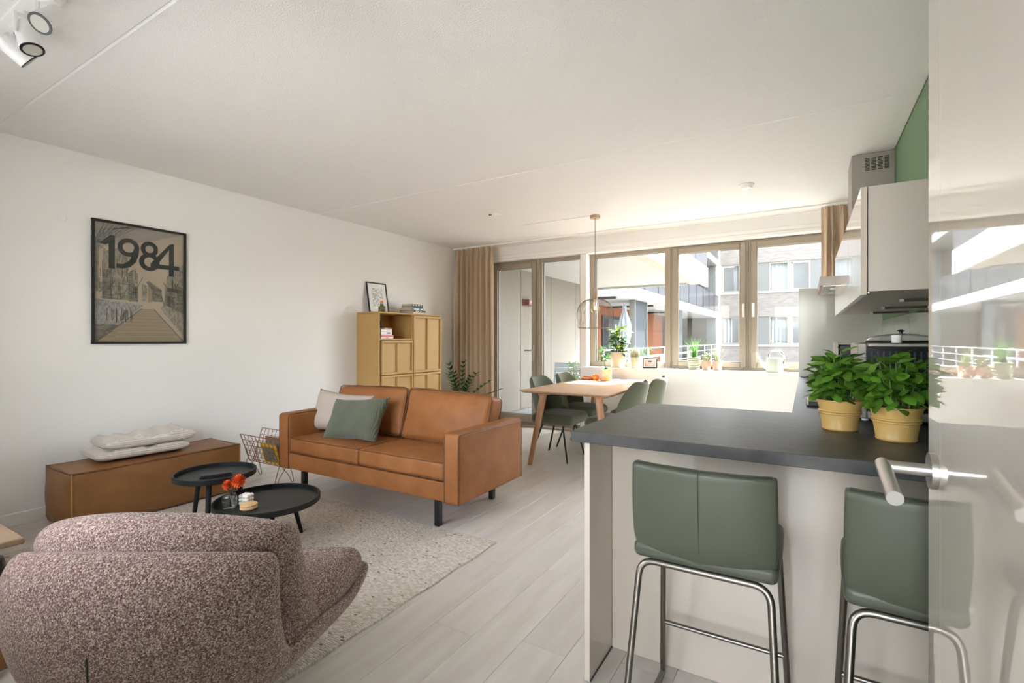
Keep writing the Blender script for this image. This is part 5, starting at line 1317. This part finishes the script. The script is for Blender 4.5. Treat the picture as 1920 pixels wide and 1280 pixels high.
def grass(parent, z0, n, hmin, hmax, spread, seed, m='leaf_grass', w=.006):
    rr = random.Random(seed); mb = MB()
    for k in range(n):
        a = rr.uniform(0, 6.28); h = rr.uniform(hmin, hmax); s = rr.uniform(.15, 1) * spread
        b = Vector((rr.uniform(-.03, .03), rr.uniform(-.03, .03), z0)); d = Vector((math.cos(a), math.sin(a) * .75, 0)); sd = Vector((-d.y, d.x, 0))
        pts = [b, b + d * s * .3 + Vector((0, 0, h * .55)), b + d * s + Vector((0, 0, h))]
        ww = (w, w * .8, .0006); vv = []
        for q, x_ in zip(pts, ww): vv += [q - sd * x_ / 2, q + sd * x_ / 2 + Vector((0, 0, .001))]
        mb.add(vv, [(0, 1, 3, 2), (2, 3, 5, 4)])
    o = mb.build('blades', m, parent, angle=80); o['kind'] = 'stuff'; return o
p = thing('potted_grass', 'grassy spider plant in a ringed sage pot on the windowsill', 'plant', (-1.15, 6.15, SZ))
MB().lathe([(.0005, 0), (.055, 0)] + [q for k in range(5) for q in ((.060 + .002 * k, .006 + k * .027), (.066 + .002 * k, .018 + k * .027), (.060 + .002 * k, .030 + k * .027))] + [(.07, .145), (.066, .147), (.06, .14)], 36, cap=False).build('pot', 'pot_sage', p)
MB().lathe([(.0005, .13), (.063, .13)], 24, cap=False).build('soil', 'soil', p); grass(p, .13, 110, .10, .27, .15, 2)
p = thing('potted_succulent', 'branching succulent in a small rose pot beside the grassy plant', 'plant', (-1.012, 6.145, SZ))
pot_lathe(.044, .055, .108).build('pot', 'pot_rose', p); MB().lathe([(.0005, .096), (.048, .096)], 20, cap=False).build('soil', 'soil', p)
rr = random.Random(4); mb = MB()
for k in range(9):
    a = k * .7; mb.tube([(.02 * math.cos(a), .02 * math.sin(a), .09), (.045 * math.cos(a), .045 * math.sin(a), .14 + .05 * rr.random())], .009, 7, r1=.006)
    mb.ball((.045 * math.cos(a), .045 * math.sin(a), .155 + .04 * rr.random()), .013, nu=8, nv=6)
mb.build('branches', 'cactus_green', p)
p = thing('potted_air_plant', 'spiky pale green plant in a small rose pot nearest the watering can', 'plant', (-.890, 6.15, SZ))
pot_lathe(.046, .056, .108).build('pot', 'pot_rose', p); MB().lathe([(.0005, .096), (.048, .096)], 20, cap=False).build('soil', 'soil', p); grass(p, .095, 42, .10, .22, .10, 9, 'leaf_olive', .008)
# watering can
w = thing('watering_can', 'pale mint watering can standing on the windowsill', 'watering can', (-.30, 6.14, SZ), R(-8))
MB().lathe([(.0005, 0), (.082, 0), (.086, .004), (.084, .135), (.075, .15), (.055, .158), (.05, .158), (.05, .152)], 36, cap=False).build('body', 'can_mint', w)
MB().tube(smooth_path([(-.078, 0, .035), (-.12, 0, .075), (-.165, 0, .16), (-.185, 0, .205)], 16), .016, 10, r1=.008).build('spout', 'can_mint', w)
MB().tube(smooth_path([(.08, 0, .09), (.095, 0, .16), (.06, 0, .225), (-.01, 0, .235), (-.055, 0, .20), (-.062, 0, .15)], 24), .009, 8).build('handle', 'chrome', w)
# zamioculcas behind the sofa
p = thing('potted_zamioculcas', 'dark glossy leaved plant in the corner between cabinet and curtain', 'plant', (-4.08, 5.40, 0))
pot_lathe(.12, .15, .28).build('pot', 'pot_cream', p); MB().lathe([(.0005, .26), (.138, .26)], 24, cap=False).build('soil', 'soil', p)
rr = random.Random(21); lz = leaf_mesh('leaf', 'leaf_dark', 1, .45, .1, .12, n=5); mb = MB()
for k, (a, lean, hh) in enumerate(((-.6, .12, .66), (.1, .42, .42), (-.25, .30, .52), (2.6, .2, .5), (3.6, .12, .62), (1.3, .15, .45), (-1.6, .2, .5), (.35, .52, .30))):
    d = Vector((math.cos(a), math.sin(a), 0)); path = [Vector((0, 0, .26)) + d * (.03 + lean * (t_ ** 1.7)) + Vector((0, 0, hh * t_)) for t_ in [q / 11 for q in range(12)]]
    mb.tube(path, .008, 6, r1=.003)
    for i in range(3, 12):
        tg = (path[i] - path[i - 1]).normalized()
        for s in (-1, 1):
            sd = tg.cross(Vector((0, 0, 1)) if abs(tg.z) < .95 else Vector((1, 0, 0))).normalized() * s; dr = (sd * .8 + tg * .7 + Vector((0, 0, .15))).normalized()
            inst('leaf', lz, p, tuple(path[i]), dr.to_track_quat('X', 'Z').to_euler(), rr.uniform(.07, .095))
mb.build('stems', 'stem_green', p)
# ---- balcony things
c = thing('balcony_chair', 'pale blue metal slatted chair on the balcony', 'chair', (-3.50, 7.45, -.012), R(6))
for k in range(4):
    z0 = .52 + k * .088; M = Matrix.Translation((0, .20 + k * .02, z0)) @ Matrix.Rotation(R(-13), 4, 'X')
    MB().rbox(-.225, .225, -.006, .006, 0, .076, r=.004, M=M).build('back_slat', 'chair_blue', c)
for k in range(6): MB().rbox(-.22, .22, -.21 + k * .066, -.21 + k * .066 + .056, .44, .452, r=.004).build('seat_slat', 'chair_blue', c)
for s in (-1, 1):
    MB().tube([(s * .20, -.22, .0), (s * .20, -.19, .435), (s * .20, .17, .435), (s * .19, .285, .86)], .011, 8).build('side_frame', 'chair_blue', c)
    MB().tube([(s * .20, .25, 0), (s * .20, .13, .435)], .011, 8).build('leg', 'chair_blue', c)
def shrub(loc, rx, rz, n, m, label, seed, name='balcony_shrub'):
    t = thing(name, label, 'plant', loc); rr = random.Random(seed)
    pot_lathe(.13, .16, .28).build('pot', 'ext_greige', t)
    mb = MB()
    for k in range(9):
        a = rr.uniform(0, 6.28); mb.tube([(0, 0, .25), (rx * .3 * math.cos(a), rx * .3 * math.sin(a), .3 + rz * .5), (rx * .7 * math.cos(a), rx * .7 * math.sin(a), .3 + rz * rr.uniform(.6, 1))], .006, 5, r1=.003)
    mb.build('stems', 'stem_brown', t)
    mb = MB()
    for k in range(n):
        a = rr.uniform(0, 6.28); q = math.sqrt(rr.random()) * rx; z = .3 + rz * rr.random(); L = rr.uniform(.05, .1)
        M = Matrix.Translation((q * math.cos(a), q * math.sin(a), z)) @ Euler((rr.uniform(-1, 1), rr.uniform(-1, .6), rr.uniform(0, 6.28))).to_matrix().to_4x4()
        mb.add([M @ Vector(v) for v in ((0, 0, 0), (L * .5, -L * .2, .008), (L, 0, 0), (L * .5, L * .2, .008))], [(0, 1, 2, 3)])
    o = mb.build('foliage', m, t, flat=True); o['kind'] = 'stuff'
shrub((-3.02, 6.95, -.012), .15, .60, 240, 'leaf_olive', 'airy pale green shrub beside the blue balcony chair', 31)
shrub((-2.62, 7.15, -.012), .24, .85, 420, 'leaf_grass', 'bright green shrub in a pot at the balcony railing behind the croton', 33)
shrub((-2.60, 8.9, -.012), .24, .80, 360, 'leaf_grass', 'leafy shrub farther along the balcony railing', 35)
bt = thing('balcony_table', 'low grey slatted table on the balcony near the railing', 'table', (-2.75, 9.9, -.012))
for k in range(6): MB().rbox(-.35, .35, -.5 + k * .168, -.5 + k * .168 + .155, .62, .65, r=.004).build('slat', 'panel_grey', bt)
for sx in (-1, 1):
    for sy in (-1, 1): MB().rbox(sx * .3 - .02, sx * .3 + .02, sy * .45 - .02, sy * .45 + .02, 0, .62, r=.003).build('leg', 'panel_grey', bt)
bpy.context.view_layer.update()
